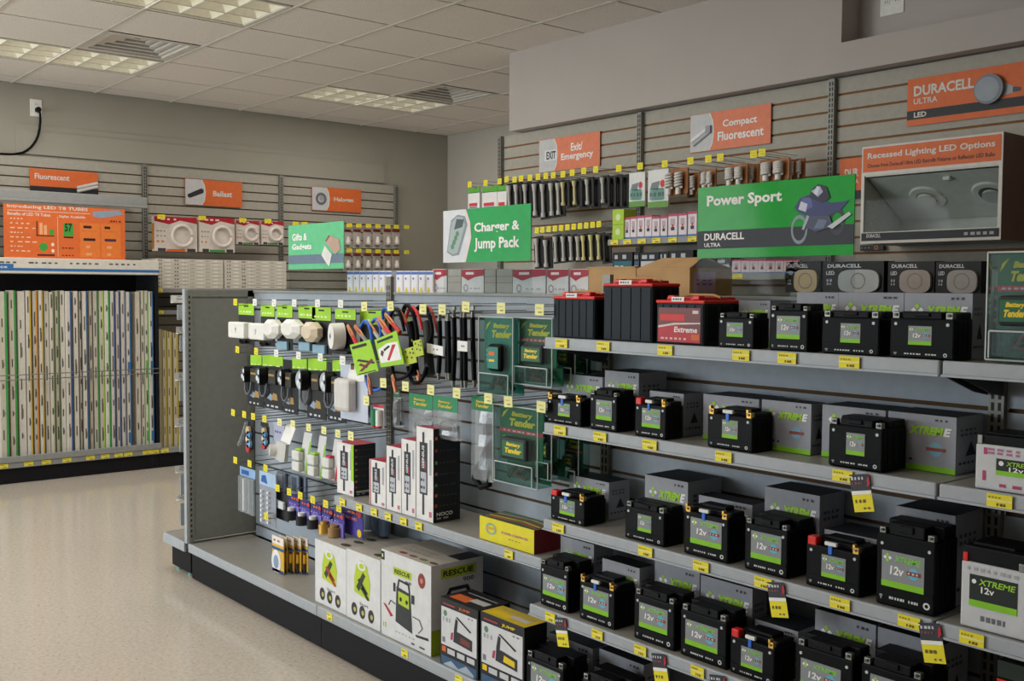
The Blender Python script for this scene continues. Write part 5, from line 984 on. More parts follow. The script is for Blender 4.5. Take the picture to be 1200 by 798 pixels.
# ================================================================== signs on the slatted walls
def wsign(lab, x0, ya, x1, yb, right_wall, text, pic, dark=False, standoff=.012, name='wall_sign', dn=0):
    if right_wall: Y = Y_SLAT-standoff; loc, W, H = boxY(x0, ya, x1, yb, Y); rz = 0
    else: loc, W, H = boxX(x0, ya, x1, yb, XL+.03+standoff); rz = R90
    m = MB().box(0, W, -.003, .001, 0, H, 'orange' if not right_wall or dn else 'orange_red'); return m, loc, W, H, rz
def put(m, lab, loc, rz, name='wall_sign'): return one(name, m, lab, 'sign', loc, rz)
y = -.0036
def lens_pic(m, W, H, f):
    pts = [(.002, .002), (W*f*.82, .002), (W*f*.95, H*.2), (W*f, H*.5), (W*f*.95, H*.8), (W*f*.82, H-.002), (.002, H-.002)]; m.poly(pts, 'c6c6c6', y)
    m.poly([(W*f*.82, .002), (W*f*.86, .002), (W*f*.99, H*.2), (W*f*1.04, H*.5), (W*f*.99, H*.8), (W*f*.86, H-.002), (W*f*.82, H-.002), (W*f*.95, H*.8), (W*f, H*.5), (W*f*.95, H*.2)], 'e4e0dc', y-.0002)
m, loc, W, H, rz = wsign('', 632, 165, 703, 203, True, '', ''); lens_pic(m, W, H, .31); m.rect(W*.1, W*.3, H*.34, H*.66, 'e0e0e0', y-.0003).text('EXIT', W*.13, W*.29, H*.38, H*.62, '4a4a4c', y-.0006, .04)
m.text('Exit/', W*.54, W*.73, H*.54, H*.78, 'white', y-.0004, .025).text('Emergency', W*.38, W*.9, H*.24, H*.5, 'white', y-.0004, .025); put(m, 'orange wall sign with a small exit lamp picture', loc, rz)
m, loc, W, H, rz = wsign('', 809, 136, 903, 179.5, True, '', ''); loc.z = U(809, 179.5, Y_SLAT-.012).z; lens_pic(m, W, H, .3); m.tube([(W*.03, y-.002, H*.3), (W*.24, y-.002, H*.6)], .012, 'e8e8e8', 6).tube([(W*.05, y-.002, H*.2), (W*.26, y-.002, H*.5)], .012, 'b8b8ba', 6).box(W*.22, W*.28, y-.014, y, H*.46, H*.66, '9a9aa0')
m.text('Compact', W*.42, W*.84, H*.52, H*.76, 'white', y-.0004, .025).text('Fluorescent', W*.36, W*.92, H*.22, H*.46, 'white', y-.0004, .025); put(m, 'orange wall sign with a white compact lamp picture', loc, rz)
m, loc, W, H, rz = wsign('', 1063, 94, 1212, 148.5, True, '', '', dn=1); m.rect(.0, W, H*.13, H*.32, '232427', y).text('DURACELL', W*.055, W*.545, H*.62, H*.84, 'd8d4cc', y-.0004, .03).text('ULTRA', W*.055, W*.255, H*.45, H*.57, 'd8d4cc', y-.0004, .02).text('LED', W*.06, W*.165, H*.17, H*.28, 'd8d4cc', y-.0004, .03)
m.cyl((W*.67, y-.02, H*.54), (W*.67, y, H*.54), H*.3, '7a8088', 24).disc(W*.66, H*.54, H*.25, '9aa0a8', y-.0205).poly([(W*.72, H*.74), (W*.8, H*.6), (W*.86, H*.52), (W*.86, H*.42), (W*.72, H*.36)], 'a8a8ac', y-.0008).poly([(W*.84, H*.53), (W*.9, H*.5), (W*.9, H*.43), (W*.84, H*.42)], '4a5058', y-.001)
put(m, 'orange and black wall sign with a large reflector lamp, top right', loc, rz)
m, loc, W, H, rz = wsign('', 984, 187, 1060, 234, True, '', '', standoff=.02, dn=1); m.text('DUR', W*.08, W*.3, H*.54, H*.74, 'd8d4cc', y-.0004, .03).text('ULTRA', W*.08, W*.3, H*.36, H*.48, 'd8d4cc', y-.0004, .02).rect(0, W, 0, H*.2, '232427', y); put(m, 'orange sign half hidden behind the recessed lighting display', loc, rz)
m, loc, W, H, rz = wsign('', 35, 197, 115, 226, False, '', ''); m.rect(0, W, H*.08, H*.3, '1c1a1c', y).text('Fluorescent', W*.07, W*.57, H*.58, H*.82, 'd8d4cc', y-.0004, .02)
for a, b_ in ((.18, .42), (.32, .56)): m.tube([(W*.68, y-.004, H*a), (W*.99, y-.004, H*b_)], .014, 'c8c8c4', 6)
put(m, 'orange wall sign with two lamp tubes, leftmost on the left wall', loc, rz)
m, loc, W, H, rz = wsign('', 217, 209, 283.5, 239.5, False, '', ''); lens_pic(m, W, H, .34); m.poly([(W*.04, H*.4), (W*.28, H*.66), (W*.32, H*.6), (W*.31, H*.48), (W*.08, H*.26), (W*.04, H*.3)], '26282a', y-.0004).text('Ballast', W*.48, W*.82, H*.38, H*.6, 'd8d4cc', y-.0004, .03); put(m, 'orange wall sign picturing a black ballast block', loc, rz)
m, loc, W, H, rz = wsign('', 365.5, 218.5, 423, 246, False, '', ''); lens_pic(m, W, H, .34); m.ring(W*.18, H*.5, W*.06, W*.11, '6a6c70', y-.0004).disc(W*.19, H*.52, W*.05, '9a9ca0', y-.0005).text('Halogen', W*.44, W*.84, H*.38, H*.62, 'd8d4cc', y-.0004, .03); put(m, 'orange wall sign picturing a round halogen lamp', loc, rz)
# big orange board on the lamp rack
loc, W, H = boxX(5, 240, 147, 303, -7.9); loc.z = 1.5965; H = UX(5, 238, -7.9).z-loc.z; m = MB().box(0, W, 0, .004, 0, H, 'orange'); y = -.0006
m.text('Introducing LED T8 TUBES', W*.03, W*.68, H*.91, H*.99, 'd8d0c4', y, .02).poly([(W*.72, H*.93), (W*.95, H*.98), (W*.99, H*.9), (W*.78, H*.8), (W*.72, H*.84)], '8a98a8', y).rect(W*.03, W*.7, H*.875, H*.885, 'd8d0c4', y)
m.text('Benefits of LED T8 Tubes', W*.03, W*.37, H*.79, H*.85, 'e0d8cc', y, .015).text('Styles Available', W*.44, W*.66, H*.77, H*.83, 'e0d8cc', y, .015)
for i in range(8): m.marks(W*.05, W*(.16+.06*(i % 3)), H*(.72-.085*i), H*(.74-.085*i), 'e8c8ac', 4, y)
m.rect(W*.425, W*.43, H*.04, H*.8, 'e0b890', y)
m.rect(W*.255, W*.265, H*.42, H*.7, '5a2a16', y).rect(W*.255, W*.4, H*.42, H*.44, '5a2a16', y).rect(W*.28, W*.305, H*.45, H*.67, 'e8a878', y).rect(W*.315, W*.34, H*.45, H*.63, 'e8a878', y).rect(W*.36, W*.395, H*.45, H*.56, '3f9a3c', y)
m.disc(W*.31, H*.22, W*.035, '3f9a3c', y, H*.08).disc(W*.385, H*.27, W*.012, 'e8e0d4', y, H*.035).disc(W*.385, H*.15, W*.012, 'e8e0d4', y, H*.035).rect(W*.26, W*.4, H*.05, H*.085, '4a2a1c', y)
m.rect(W*.475, W*.555, H*.44, H*.68, '3f9a3c', y).text('57', W*.485, W*.545, H*.52, H*.68, '1c2a18', y-.0004, .03).rect(W*.475, W*.555, H*.4, H*.43, '2a1a14', y).marks(W*.46, W*.57, H*.2, H*.22, '3a1a10', 4, y).marks(W*.46, W*.57, H*.06, H*.08, '3a1a10', 4, y)
for a in (.61, .79): m.rect(W*a, W*(a+.17), H*.04, H*.7, 'e07a34', y).marks(W*(a+.03), W*(a+.14), H*.6, H*.65, '2a1a14', 1, y-.0004).rect(W*(a+.03), W*(a+.13), H*.36, H*.41, '2a1c20' if a < .7 else '4a2a4a', y-.0004).marks(W*(a+.05), W*(a+.12), H*.22, H*.27, 'e8a070', 1, y-.0004).marks(W*(a+.05), W*(a+.12), H*.08, H*.13, 'e8a070', 1, y-.0004).marks(W*(a+.02), W*(a+.15), H*.54, H*.56, 'c8682a', 5, y-.0004)
m.marks(W*.87, W*.97, H*.74, H*.77, '5a2a16', 4, y); one('display_board', m, 'large orange printed board standing on the lamp rack header', 'sign', loc, R90)

# ================================================================== recessed lighting display box
Yd = 4.10; a = U(1008.5, 286, Yd); X1 = U(1173, 280, Yd).x; zt_, zm, zb_ = U(1008.5, 173, Yd).z, U(1008.5, 205, Yd).z, a.z
W = X1-a.x; H = zt_-zb_; hm = zm-zb_; D = Y_SLAT-Yd-.004; t = T('lighting_display', 'boxed display of two recessed lamps under an orange header', 'display box', (a.x, Yd, zb_))
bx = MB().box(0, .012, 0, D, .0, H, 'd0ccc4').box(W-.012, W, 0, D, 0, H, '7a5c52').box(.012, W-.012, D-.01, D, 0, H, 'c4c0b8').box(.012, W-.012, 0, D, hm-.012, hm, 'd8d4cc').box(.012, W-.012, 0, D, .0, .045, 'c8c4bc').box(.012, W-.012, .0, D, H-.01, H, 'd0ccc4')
part('cabinet', bx, t)
hd = MB().box(0, W, -.004, .0, hm+.004, H, 'd0ccc4'); hd.rect(.006, W-.006, hm+.008, H-.008, 'orange', -.0046); hh = H-hm
hd.text('Recessed Lighting LED Options', W*.045, W*.95, hm+hh*.48, hm+hh*.76, 'd8d4cc', -.005, .025).text('Choose from Duracell Ultra LED Retrofit Fixtures or Reflector LED Bulbs', W*.045, W*.95, hm+hh*.22, hm+hh*.36, '2a1a14', -.005, .02)
part('header_sign', hd, t, 'orange header strip')
ft = MB().box(0, W, -.004, 0, 0, .05, 'd0ccc4'); ft.rect(.006, W-.006, .012, .046, '1a1b20', -.0046).text('DURACELL', W*.05, W*.16, .026, .042, 'c8c8cc', -.005, .02).marks(W*.76, W*.97, .022, .034, 'a8a8ac', 5, -.005); part('footer_strip', ft, t, 'black footer strip')
part('window_frame', MB().box(0, .014, -.005, 0, .05, hm+.004, 'd8d4cc').box(W-.014, W, -.005, 0, .05, hm+.004, 'd8d4cc').box(.014, W-.014, -.005, 0, hm-.006, hm+.004, 'd8d4cc'), t)
inner = MB(); sl = [(.02, .02, hm-.016), (W-.02, .02, hm-.016), (W-.02, D-.02, hm*.38), (.02, D-.02, hm*.38)]
inner.add(sl, [(0, 1, 2, 3)], 'd4d2cc'); part('sloped_panel', inner, t)
def on_slope(u, v, o=0.): 
    p0, p1, p3 = Vector(sl[0]), Vector(sl[1]), Vector(sl[3]); nrm = (p1-p0).cross(p3-p0).normalized()
    if nrm.y > 0: nrm = -nrm
    return p0+(p1-p0)*u+(p3-p0)*v+nrm*o, nrm
for u, dark in ((.35, False), (.83, True)):
    c, nrm = on_slope(u, .5); r = .068
    L = MB(); L.cyl(tuple(c), tuple(c+nrm*.008), r*1.15, 'dcd8d0', 28, r*1.05)
    L.cyl(tuple(c+nrm*.0085), tuple(c+nrm*.009), r*.72, '55524c' if dark else 'b4b0a8', 24); part('lamp_ring', L, t)
    part('lamp_face', MB().cyl(tuple(c+nrm*.006+Vector((.008 if dark else 0, 0, -.006))), tuple(c+nrm*.016+Vector((.008 if dark else 0, 0, -.006))), r*.6, 'b8b8b4' if dark else 'd8d4ca', 24), t)
c, nrm = on_slope(.6, .12); part('lamp_switch', MB().box(c.x-.016, c.x+.016, c.y-.02, c.y+.01, c.z-.012, c.z+.004, 'e4e0d8', .004), t)
part('glass_pane', MB().box(.014, W-.014, .001, .003, .05, hm-.006, 'acrylic'), t, 'clear front pane')
loc, W, H = boxY(1008, 287.5, 1035, 294, Y_SLAT-.03); one('black_plaque', MB().box(0, W, 0, .02, 0, H, '16171a').ring(W*.7, H*.5, H*.2, H*.4, 'a86a4a').marks(W*.05, W*.5, H*.4, H*.6, '8a8a8e', 3), 'small black plaque just below the recessed lighting display', 'sign', loc)

# ================================================================== right wall: hooks, hanging packs, shelves
YP = 4.16
R1 = [(550.4, 216.8), (569, 215), (585.4, 213.2), (593.5, 210.8), (602.9, 211.2), (610.6, 209.8), (621, 208.8), (630.4, 207.9), (639.6, 206.8), (648.3, 206), (659.6, 204.8), (670.5, 203), (684, 201), (698, 199.3), (725, 198), (750, 195.5), (779, 192.8), (809, 189.4), (830, 187), (844, 185.2), (883, 181.5), (892.8, 179.7)]
for i, (x, y_) in enumerate(R1): q = U(x, y_, YP-.04); peg((q.x, YP-.04, q.z), Y_SLAT-YP+.03, 'wire hook with yellow tag on the right wall, %s of its upper row' % nth(i, 22), 'yellow', .040, .036, 0, 'upper hooks on the right wall')
R2 = [(629, 270.8)]+[(635.5+7.35*i, 270-.72*i) for i in range(10)]
for i, (x, y_) in enumerate(R2): q = U(x, y_, YP-.04); peg((q.x, YP-.04, q.z), Y_SLAT-YP+.03, 'wire hook with yellow tag on the right wall, %s of its lower row' % nth(i, 11), 'yellow', .036, .034, 0, 'lower hooks on the right wall')
for i, (x0, y0, x1, y1) in enumerate([(548.5, 220, 562, 252), (565, 219, 582.5, 252), (583, 217, 593.5, 252)]):
    loc, W, H = boxY(x0, y0, x1, y1, YP); t = T('carded_pack', 'white pack with green top, %s beside the charger sign' % nth(i, 3), 'package', loc, 0, 'white packs with green tops')
    part('backing_card', MB().box(0, W, 0, .012, 0, H*.8, 'e0dedc').rect(W*.1, W*.8, H*.3, H*.42, 'c83a3a').rect(W*.1, W*.8, H*.24, H*.28, '2a6aa0').prism([(0, H*.78), (W, H*.78), (W, H), (W*.5, H*.96), (0, H)], 0, .004, '5aa83a'), t)
def stick(x, y0, y1, w, col, lab, grp, lean):
    loc, W, H = boxY(x-w/2, y0, x+w/2, y1, YP-.01*random.random()); t = T('flashlight_pack', lab, 'flashlight pack', loc, 0, grp, lean)
    part('backing_card', MB().box(-W*.55, W*1.45, .005, .011, -H*.03, H, '101114').poly([(W*.3, H*.03), (W*.7, H*.03), (W*.9, -.0), (W*.1, 0)], '3a3a3e', .004), t)
    tb = MB().cyl((W*.5, -.012, H*.02), (W*.5, -.012, H*.14), W*.36, col, 10).cyl((W*.5, -.012, H*.14), (W*.5, -.012, H*.72), W*.24, col, 10).cyl((W*.5, -.012, H*.72), (W*.5, -.012, H*.92), W*.3, col, 10, W*.42)
    part('flashlight', tb, t, 'slim tube flashlight'); return t
C1 = [(599, 215, 255, 's'), (607.5, 214, 254, 's'), (618, 213.5, 254.5, 's'), (629, 213, 254, 's'), (638.5, 213, 256, 's'), (648.5, 212, 254, 's'), (656.5, 212, 253, 's'), (662, 212, 242, 'y'), (675.5, 210, 241, 'y'), (690.5, 208, 241, 's'), (708.5, 206, 239, 's'), (716, 206, 243, 'd'), (723.5, 205, 243, 'd'), (731, 205, 243, 'd'), (669, 212, 243, 'd'), (684, 210, 243, 'd'), (697.5, 208, 243, 'd'), (613, 215, 255, 'd')]
C1.sort()
for i, (x, y0, y1, c) in enumerate(C1): stick(x, y0, y1, 5.2, {'s': 'b8b6b0', 'y': 'c8bc8a', 'd': '2a2826'}[c], '%s tube flashlight on a black card, %s of the upper row' % ({'s': 'silver', 'y': 'yellowish', 'd': 'dark'}[c], nth(i, len(C1))), 'tube flashlights of the upper row', -.06 if c != 'd' else -.02)
C2 = [(631.5, 277, 314, 's'), (642, 279, 314, 's'), (653.5, 275, 308, 's'), (662.5, 275, 307, 's'), (671.5, 275, 306, 's'), (679.5, 275, 306, 's'), (686, 274, 306, 'y'), (695, 273, 306, 'y'), (704, 273, 305, 'y'), (711, 274, 308, 'd')]
for i, (x, y0, y1, c) in enumerate(C2): stick(x, y0, y1, 5.2, {'s': 'b8b6b0', 'y': 'd0c88a', 'd': '2a2826'}[c], '%s tube flashlight on a black card, %s of the lower row' % ({'s': 'silver', 'y': 'yellowish', 'd': 'dark'}[c], nth(i, len(C2))), 'tube flashlights of the lower row', -.07)
for i, (x0, y0, x1, y1) in enumerate([(737, 203, 755.5, 243), (759, 200, 783, 244)]):
    loc, W, H = boxY(x0, y0, x1, y1, YP); t = T('carded_pack', 'white pack with red and green print under the %s' % ('middle wall post' if i == 0 else 'wall post, right one of two'), 'package', loc)
    part('backing_card', MB().box(0, W, 0, .01, 0, H, 'dcdcd8').rect(0, W, 0, H*.16, '6a9a4a').marks(W*.1, W*.9, H*.3, H*.4, '8a8a88', 4).poly([(W*.1, H*.5), (W*.5, H*.46), (W*.6, H*.7), (W*.2, H*.66)], '7a8288').disc(W*.72, H*.62, W*.12, 'c83a3a', -.0008, H*.1), t); part('blister', MB().box(W*.2, W*.8, -.02, 0, H*.2, H*.5, 'clamshell', .004), t)
def cfl(lab, x0, y0, x1, y1, n, Y):
    loc, W, H = boxY(x0, y0, x1, y1, Y); t = T('light_bulb_pack', lab, 'bulb pack', loc, 0, 'brown spiral lamp packs'); m = MB().box(0, W, .004, .012, 0, H, '9a6234'); m.prism([(0, 0), (W, 0), (W, H*.14), (0, H*.08)], .001, .004, '5a4a28').marks(W*.1, W*.5, H*.86, H*.92, 'c83a2a', 3, .003); part('backing_card', m, t)
    for k in range(n):
        cx = W*(.5 if n == 1 else (.3+.42*k)); r = W*.125 if n > 1 else W*.2; pts = []
        for j in range(44): a_ = j*.75; pts.append((cx+r*math.cos(a_), -.018+r*.7*math.sin(a_), H*(.34+.5*j/43)))
        part('spiral_tube', MB().tube(pts, .0075, 'd4d0c8', 5), t); part('lamp_base', MB().cyl((cx, -.018, H*.1), (cx, -.018, H*.32), r*.7, 'white_plastic', 10), t)
for i, a_ in enumerate([(778, 199, 805, 233, 2, YP), (806.5, 203, 819, 232, 1, YP+.05), (822, 199, 838, 226, 2, YP), (849, 194, 875, 221, 2, YP), (876, 193, 888, 219, 1, YP+.06), (889.5, 188, 924, 216, 2, YP), (925, 187, 933, 214, 1, YP+.05), (934, 186, 942, 212, 1, YP+.08)]):
    cfl('brown carded spiral lamp pack above the power sport sign, %s of eight' % nth(i, 8), *a_)
def rshelf(lab, x0, x1, z, Yf, h=.03):
    t = T('wall_shelf', lab, 'shelf', (x0, Yf, z)); W = x1-x0; part('shelf_board', MB().box(0, W, .012, Y_SLAT-Yf-.006, -.022, -.001, 'shelf_grey'), t); part('price_rail', MB().box(0, W, 0, .012, -h, .002, 'shelf_grey', .003), t)
YA = 4.06; xA = U(712, 285, YA).x; zA = U(718, 281, YA).z
rshelf('wall shelf with pink and white bulb boxes, left of the power sport sign', xA, XU[2]-.01, zA, YA)
zB = U(865, 320.5, YA).z; rshelf('lower wall shelf behind the brown boxes and green sign', XU[1]+.02, XU[2]-.01, zB, YA)
zC = 1.388; rshelf('wall shelf carrying the round lamp packs at right', XU[2]+.02, XU[3]-.01, zC, YA)
for i, x in enumerate((720, 735, 752, 769, 788, 811)): q = U(x, 283, YA-.0035); q.z = zA-.014; rail_tag(q, 'yellow price label under the pink bulb boxes, '+nth(i, 6), 'yellow labels under the pink boxes', .058, .026)
q = U(864, 324, YA-.0035); q.z = zB-.014; rail_tag(q, 'yellow price label seen just below the green sign', None, .058, .026)
def bulb_box(lab, x0, y0, x1, Y, z, col, grp, D=.07):
    a_ = U(x0, y0, Y); W = U(x1, y0, Y).x-a_.x; H = a_.z-z-.001; m = MB().box(0, W, 0, D, 0, H, col)
    if col == 'pinkish': pass
    m.rect(0, W, H*.9, H, 'c84a6a').rect(0, W, 0, H*.1, '4a7ab8').rect(W*.3, W*.7, H*.3, H*.44, '3a3438', -.0008).rect(W*.25, W*.75, H*.52, H*.8, 'b8a8b0', -.0008).disc(W*.5, H*.5, W*.12, 'c83a4a', -.001); m.top(H).rect(.001, W-.001, .001, D-.001, 'c84a6a', -.0003); m.front()
    one('bulb_box', m, lab, 'bulb box', (a_.x, Y, z+.0005), 0, grp)
PB = [(731.7, 255, 738.2), (738.9, 254, 745.9), (746.8, 253, 755.2), (756, 252, 763.7), (764.4, 254, 773), (774.2, 253.5, 781.8), (783.4, 251, 793.8), (795.5, 250, 804.7), (806.6, 248, 816.6), (818.2, 248, 827), (828, 247, 838)]
for i, (x0, y0, x1) in enumerate(PB): bulb_box('pink topped white bulb box on the upper wall shelf, %s of eleven' % nth(i, 11), x0, y0, x1, YA+.03, zA, 'e2d8dc', 'pink topped bulb boxes')
a_ = U(718, 246, YA+.02); W = U(731, 246, YA+.02).x-a_.x; H = a_.z-zA; m = MB().box(0, W, 0, .1, 0, H, 'a8cc3a'); m.rect(0, W, H*.49, H*.51, '7a9a2a').disc(W*.5, H*.74, W*.22, 'd8e0a8', -.001).disc(W*.5, H*.26, W*.22, 'd8e0a8', -.001); one('lime_box', m, 'tall lime green box at the left end of the bulb boxes', 'box', (a_.x, YA+.02, zA+.0005))
for i, (x0, x1) in enumerate([(858, 868), (868.6, 878), (878.6, 888), (888.6, 898), (898.6, 908), (908.6, 918), (918.6, 928), (928.6, 937)]): bulb_box('pale pink bulb box below the power sport sign, %s of eight' % nth(i, 8), x0, 304.5, x1, YA+.03, zB, 'e0ccd0', 'pale pink bulb boxes')
for i, (x0, x1, y0, y1, c) in enumerate([(718, 741, 296, 318, '2a6a78'), (743, 749, 296, 316, '4a5a78'), (750, 772, 296, 318, 'c8ccd0'), (773, 783, 295, 317, '3a3a58'), (784, 812, 294, 317, '2a3a3a'), (826, 856, 303, 321, 'c8c8c4')]):
    loc, W, H = boxY(x0, y0, x1, y1, YA+.04); H += loc.z-zB; loc.z = zB+.0005; m = MB().box(0, W, 0, .1, 0, H, '14171c'); m.rect(W*.05, W*.95, H*.12, H*.6, c).marks(W*.1, W*.9, H*.7, H*.88, 'b8bcc4', 2, -.0008).marks(W*.1, W*.7, H*.3, H*.4, 'd8dcdc', 2, -.0009)
    one('dark_carton', m, 'dark printed carton above the brown boxes, '+nth(i, 6)+' of six', 'box', loc, 0, 'dark cartons on the lower wall shelf')
LP = [(926, 953, 'c8b088'), (962, 1000, 'b8bcbc'), (1042, 1096, 'b0a8a0'), (1097, 1150, 'a8a8a8')]
LP = [(921, 958, 'c8b088'), (965, 1004, 'b8bcbc'), (1042, 1096, 'a89c94'), (1097, 1150, 'a8a49e')]
LPX = [(921, 962, 'c8b088'), (964.5, 1036, 'b8bcbc'), (1041, 1095.5, 'a89c94'), (1097, 1150, 'a8a49e')]
for i, (x0, x1, c) in enumerate(LPX):
    Y = YA+.03; a_ = U(x0, 307, Y); W = U(x1, 307, Y).x-a_.x; H = a_.z-zC; t = T('lamp_pack', 'black boxed round lamp, %s on the right wall shelf' % nth(i, 4), 'lamp pack', (a_.x, Y, zC+.0005), 0, 'black boxed round lamps')
    m = MB().box(0, W, 0, .09, 0, H, '131418'); m.text('DURACELL', W*.08, W*.64, H*.8, H*.92, 'd8d8dc', -.0008, .03).text('LED', W*.06, W*.2, H*.58, H*.7, 'd8d8dc', -.0008, .02).marks(W*.07, W*.18, H*.36, H*.44, 'b8b8bc', 2, -.0008).marks(W*.07, W*.18, H*.26, H*.32, 'b8b8bc', 2, -.0008)
    part('carton', m, t)
    pts = [(W*(.62+.33*math.copysign(abs(math.cos(q*.2618))**.6, math.cos(q*.2618))), H*(.38+.36*math.copysign(abs(math.sin(q*.2618))**.6, math.sin(q*.2618)))) for q in range(24)]
    part('lamp_face', MB().prism(pts, -.014, -.0008, c).ring(W*.62, H*.38, H*.22, H*.26, '8a8480', -.0146), t, 'silvery round lamp in the window')
# clamshell at the right photo edge, on the top shelf stub
clam('large green charger clamshell at the right photo edge on the top shelf', (1155, 296, 1225, 421), 2.06, .09)

# ================================================================== left wall: hanging round lamp packs and small halogens
XH = -8.12
def ring_pack(lab, x0, y0, x1, y1, foot, X):
    loc, W, H = boxX(x0, y0, x1, y1, X); t = T('ring_lamp_pack', lab, 'lamp pack', loc, R90, 'red topped round lamp packs'); m = MB().box(0, W, 0, .05, 0, H, 'd6ccc4')
    m.poly([(0, H*.86), (W*.35, H*.78), (W*.6, H*.9), (W, H*.82), (W, H), (0, H)], 'a81c28').rect(W*.28, W*.72, 0, H*.07, foot).marks(W*.05, W*.3, H*.56, H*.6, '9a8a80', 3).marks(W*.05, W*.3, H*.42, H*.46, '9a8a80', 3).marks(W*.05, W*.26, H*.26, H*.31, 'c87a3a', 2).marks(W*.15, W*.6, H*.9, H*.95, 'e8d0cc', 3, -.001)
    m.rect(W*.08, W*.26, 0, H*.09, '3a3a3e', -.0008).rect(W*.76, W*.96, 0, H*.09, '3a3a3e', -.0008)
    part('carton', m, t)
    q = MB(); r = min(W*.26, H*.3); q.tube([(W*.64+r*math.cos(.15+6.0*k/24), -.012, H*.46+r*math.sin(.15+6.0*k/24)) for k in range(25)], .013, 'e2d8d0', 8); part('ring_lamp', q, t, 'pale circular lamp')
    m = MB().left().rect(-.05, 0, H*.06, H*.8, 'c8843a', -.0006).front(); 
    part('side_print', m, t, 'orange printed side') if foot == 'orange' else None
ring_pack('large red topped round lamp pack with an orange foot', 181, 253, 231, 294, 'orange', XH)
ring_pack('large red topped round lamp pack with a green foot', 234, 254, 275, 295, '3a8a4a', XH)
ring_pack('small red topped round lamp pack, left one of the small two', 277, 258, 304, 286, '3a8a4a', XH-.04)
ring_pack('small red topped round lamp pack, right one of the small two', 306.5, 259, 332.5, 286, '3a8a4a', XH-.04)
for i, (x, y_) in enumerate([(189, 254.5), (237, 256), (284.5, 258.5), (314, 259.5)]): q = UX(x, y_, XH+.06); peg((XH+.06, q.y, q.z), XH+.06-(XL+.03), 'wire hook with yellow tag over the round lamp packs, '+nth(i, 4), 'yellow', .062, .034, R90, 'hooks over the round lamp packs')
XQ = -8.16
def halo(lab, x0, y0, x1, y1, grp):
    loc, W, H = boxX(x0, y0, x1, y1, XQ); t = T('halogen_pack', lab, 'bulb pack', loc, R90, grp); part('backing_card', MB().box(0, W, 0, .01, 0, H, 'b0a8a0').rect(0, W, H*.86, H, '7a2a2a').marks(W*.1, W*.9, H*.1, H*.16, '7a7470', 3), t)
    part('bulb', MB().cyl((W*.5, -.02, H*.3), (W*.5, -.02, H*.62), W*.3, 'd8d0c8', 10, W*.12).cyl((W*.5, -.02, H*.2), (W*.5, -.02, H*.3), W*.3, 'c0b8b0', 10), t)
HX = [407.5, 419, 431, 442, 454.5, 464.5]
for i, x in enumerate(HX):
    halo('small halogen pack, %s in the upper hook row by the corner' % nth(i, 6), x-5, 268.5, x+3.8, 291, 'halogen packs, upper hook row'); halo('small halogen pack, %s in the lower hook row by the corner' % nth(i, 6), x-5, 297, x+3.8, 318, 'halogen packs, lower hook row')
for r, (y0, dy) in enumerate(((264.5, .45), (294, .25))):
    for i, x in enumerate([346.5, 357, 409.5, 420.5, 432, 443, 454.5, 464.5, 476.5]):
        q = UX(x, y0+(x-409)*.03, XQ+.04); peg((XQ+.04, q.y, q.z), XQ+.04-(XL+.03), 'wire hook with yellow tag near the corner, %s of the %s halogen row' % (nth(i, 9), ('upper', 'lower')[r]), 'yellow', .056, .034, R90, 'hooks of the halogen rows')
# white bulb boxes and red-white boxes on the back shelf behind the signs
XB2 = [407, 414.5, 422, 429.5, 437, 444.5, 452]+[464.5+8.75*i for i in range(5)]
for i, x in enumerate(XB2):
    Y = Y_SP+.12; a_ = U(x, 317.5, Y); W = U(x+(7.1 if i < 7 else 8.3), 317.5, Y).x-a_.x; z = Z_TOP-.0055; H = a_.z-z
    m = MB().box(0, W, 0, .07, 0, H, 'e4e2e8'); m.rect(0, W, H*.84, H*.96, '4a6ab0').disc(W*.3, H*.66, W*.1, '3a4a9a', -.001).poly([(W*.15, .004), (W*.6, .004), (W*.5, H*.22), (W*.3, H*.3)], 'e0cc3a').rect(W*.8, W*.98, H*.1, H*.8, 'd8ccc0', -.0008)
    one('bulb_box', m, 'small white bulb box with blue and yellow print, %s of twelve' % nth(i, 12), 'bulb box', (a_.x, Y, z), 0, 'white bulb boxes on the back shelf')
RB = [(507, 523.5, 0), (525, 540.5, 1), (541, 567, 0), (568, 581, 1), (582, 600.5, 1), (601, 639.5, 0), (641, 666, 0), (668.5, 689.5, 0)]
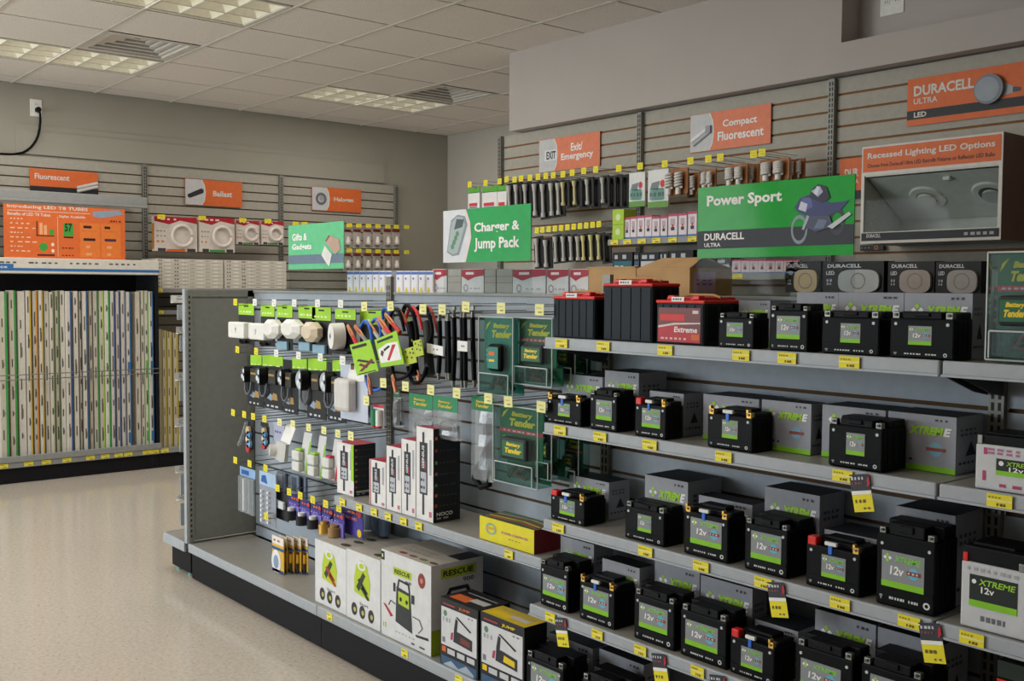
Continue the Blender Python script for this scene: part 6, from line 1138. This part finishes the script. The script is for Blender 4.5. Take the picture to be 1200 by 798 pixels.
for i, (x0, x1, g) in enumerate(RB):
    Y = Y_SP+.13; a_ = U(x0, 315.5, Y); W = U(x1, 315.5, Y).x-a_.x; z = Z_TOP-.0055; H = a_.z-z; m = MB().box(0, W, 0, .08, 0, H, 'd4d0d0' if not g else 'a8a098')
    if not g: m.poly([(0, H*.72), (W*.3, H*.55), (W*.6, H*.68), (W, H*.74), (W, H*.98), (0, H*.98)], 'a81c34').marks(W*.2, W*.8, H*.78, H*.88, 'e8d0d4', 1, -.001).ring(W*.2, H*.25, H*.1, H*.16, '9a9298').marks(W*.4, W*.9, H*.2, H*.26, 'a8a0a8', 3)
    else: m.rect(0, W, H*.45, H*.48, '8a8278').rect(0, W, H*.7, H*.73, '8a8278')
    one('ballast_box', m, ('red and white box' if not g else 'plain greyish box')+' behind the charger sign, %s in that row' % nth(i, 8), 'box', (a_.x, Y, z), 0, 'boxes behind the charger sign')
# end shelf hooks past the end panel
xe_ = GX_[0]-.02
for i, (x0, y0, x1, y1) in enumerate([(201, 346, 214, 355), (207.5, 383, 214.5, 391), (206, 437, 213.5, 446), (206, 490, 213.5, 500), (206.5, 546, 214, 554), (207.5, 581, 214, 586)]):
    X = xe_-.12-.02*(i % 2); loc, W, H = boxX(x0, y0, x1, y1, X)
    t = T('display_hook', 'hook with white tag beyond the end panel, %s of six' % (['topmost', 'second from top', 'third from top', 'fourth from top', 'fifth from top', 'lowest'][i]), 'hook', (xe_+.0, loc.y+W*.5, loc.z+H*.5), -R90, 'hooks beyond the end panel')
    L_ = xe_-X; part('wire', MB().tube([(0, 0, 0), (0, -L_+.004, 0)], .0026, 'metal').tube([(0, 0, .02), (0, -L_+.004, .012)], .002, 'metal'), t)
    o = part('price_tag', MB().box(-W*.5-.012, W*.5+.004, -L_-.001, -L_, -H*.5, H*.5, 'e4e4e0').box(-W*.5-.012, W*.5+.004, -L_, -L_+.02, -H*.5, -H*.5+.003, 'e4e4e0'), t)
for i, (x0, y0, x1, y1) in enumerate([(208, 357, 216, 375), (211, 393, 217, 412), (210.5, 447, 217, 470), (211, 500, 217, 530), (211.5, 556, 217, 580), (211.5, 590, 217, 616)]):
    loc, W, H = boxX(x0, y0, x1, y1, xe_-.1); t = T('bagged_parts', 'pale bagged pack beyond the end panel, %s of six' % (['topmost', 'second from top', 'third from top', 'fourth from top', 'fifth from top', 'lowest'][i]), 'bagged parts', (xe_-.1, loc.y, loc.z), -R90, 'bagged packs beyond the end panel')
    part('backing_card', MB().box(-W-.05, 0, -.002, .002, 0, H, 'b4bcc4'), t); part('bag', MB().box(-W*.9-.05, -W*.1, -.02, -.002, H*.05, H*.7, 'poly_bag', .004), t)
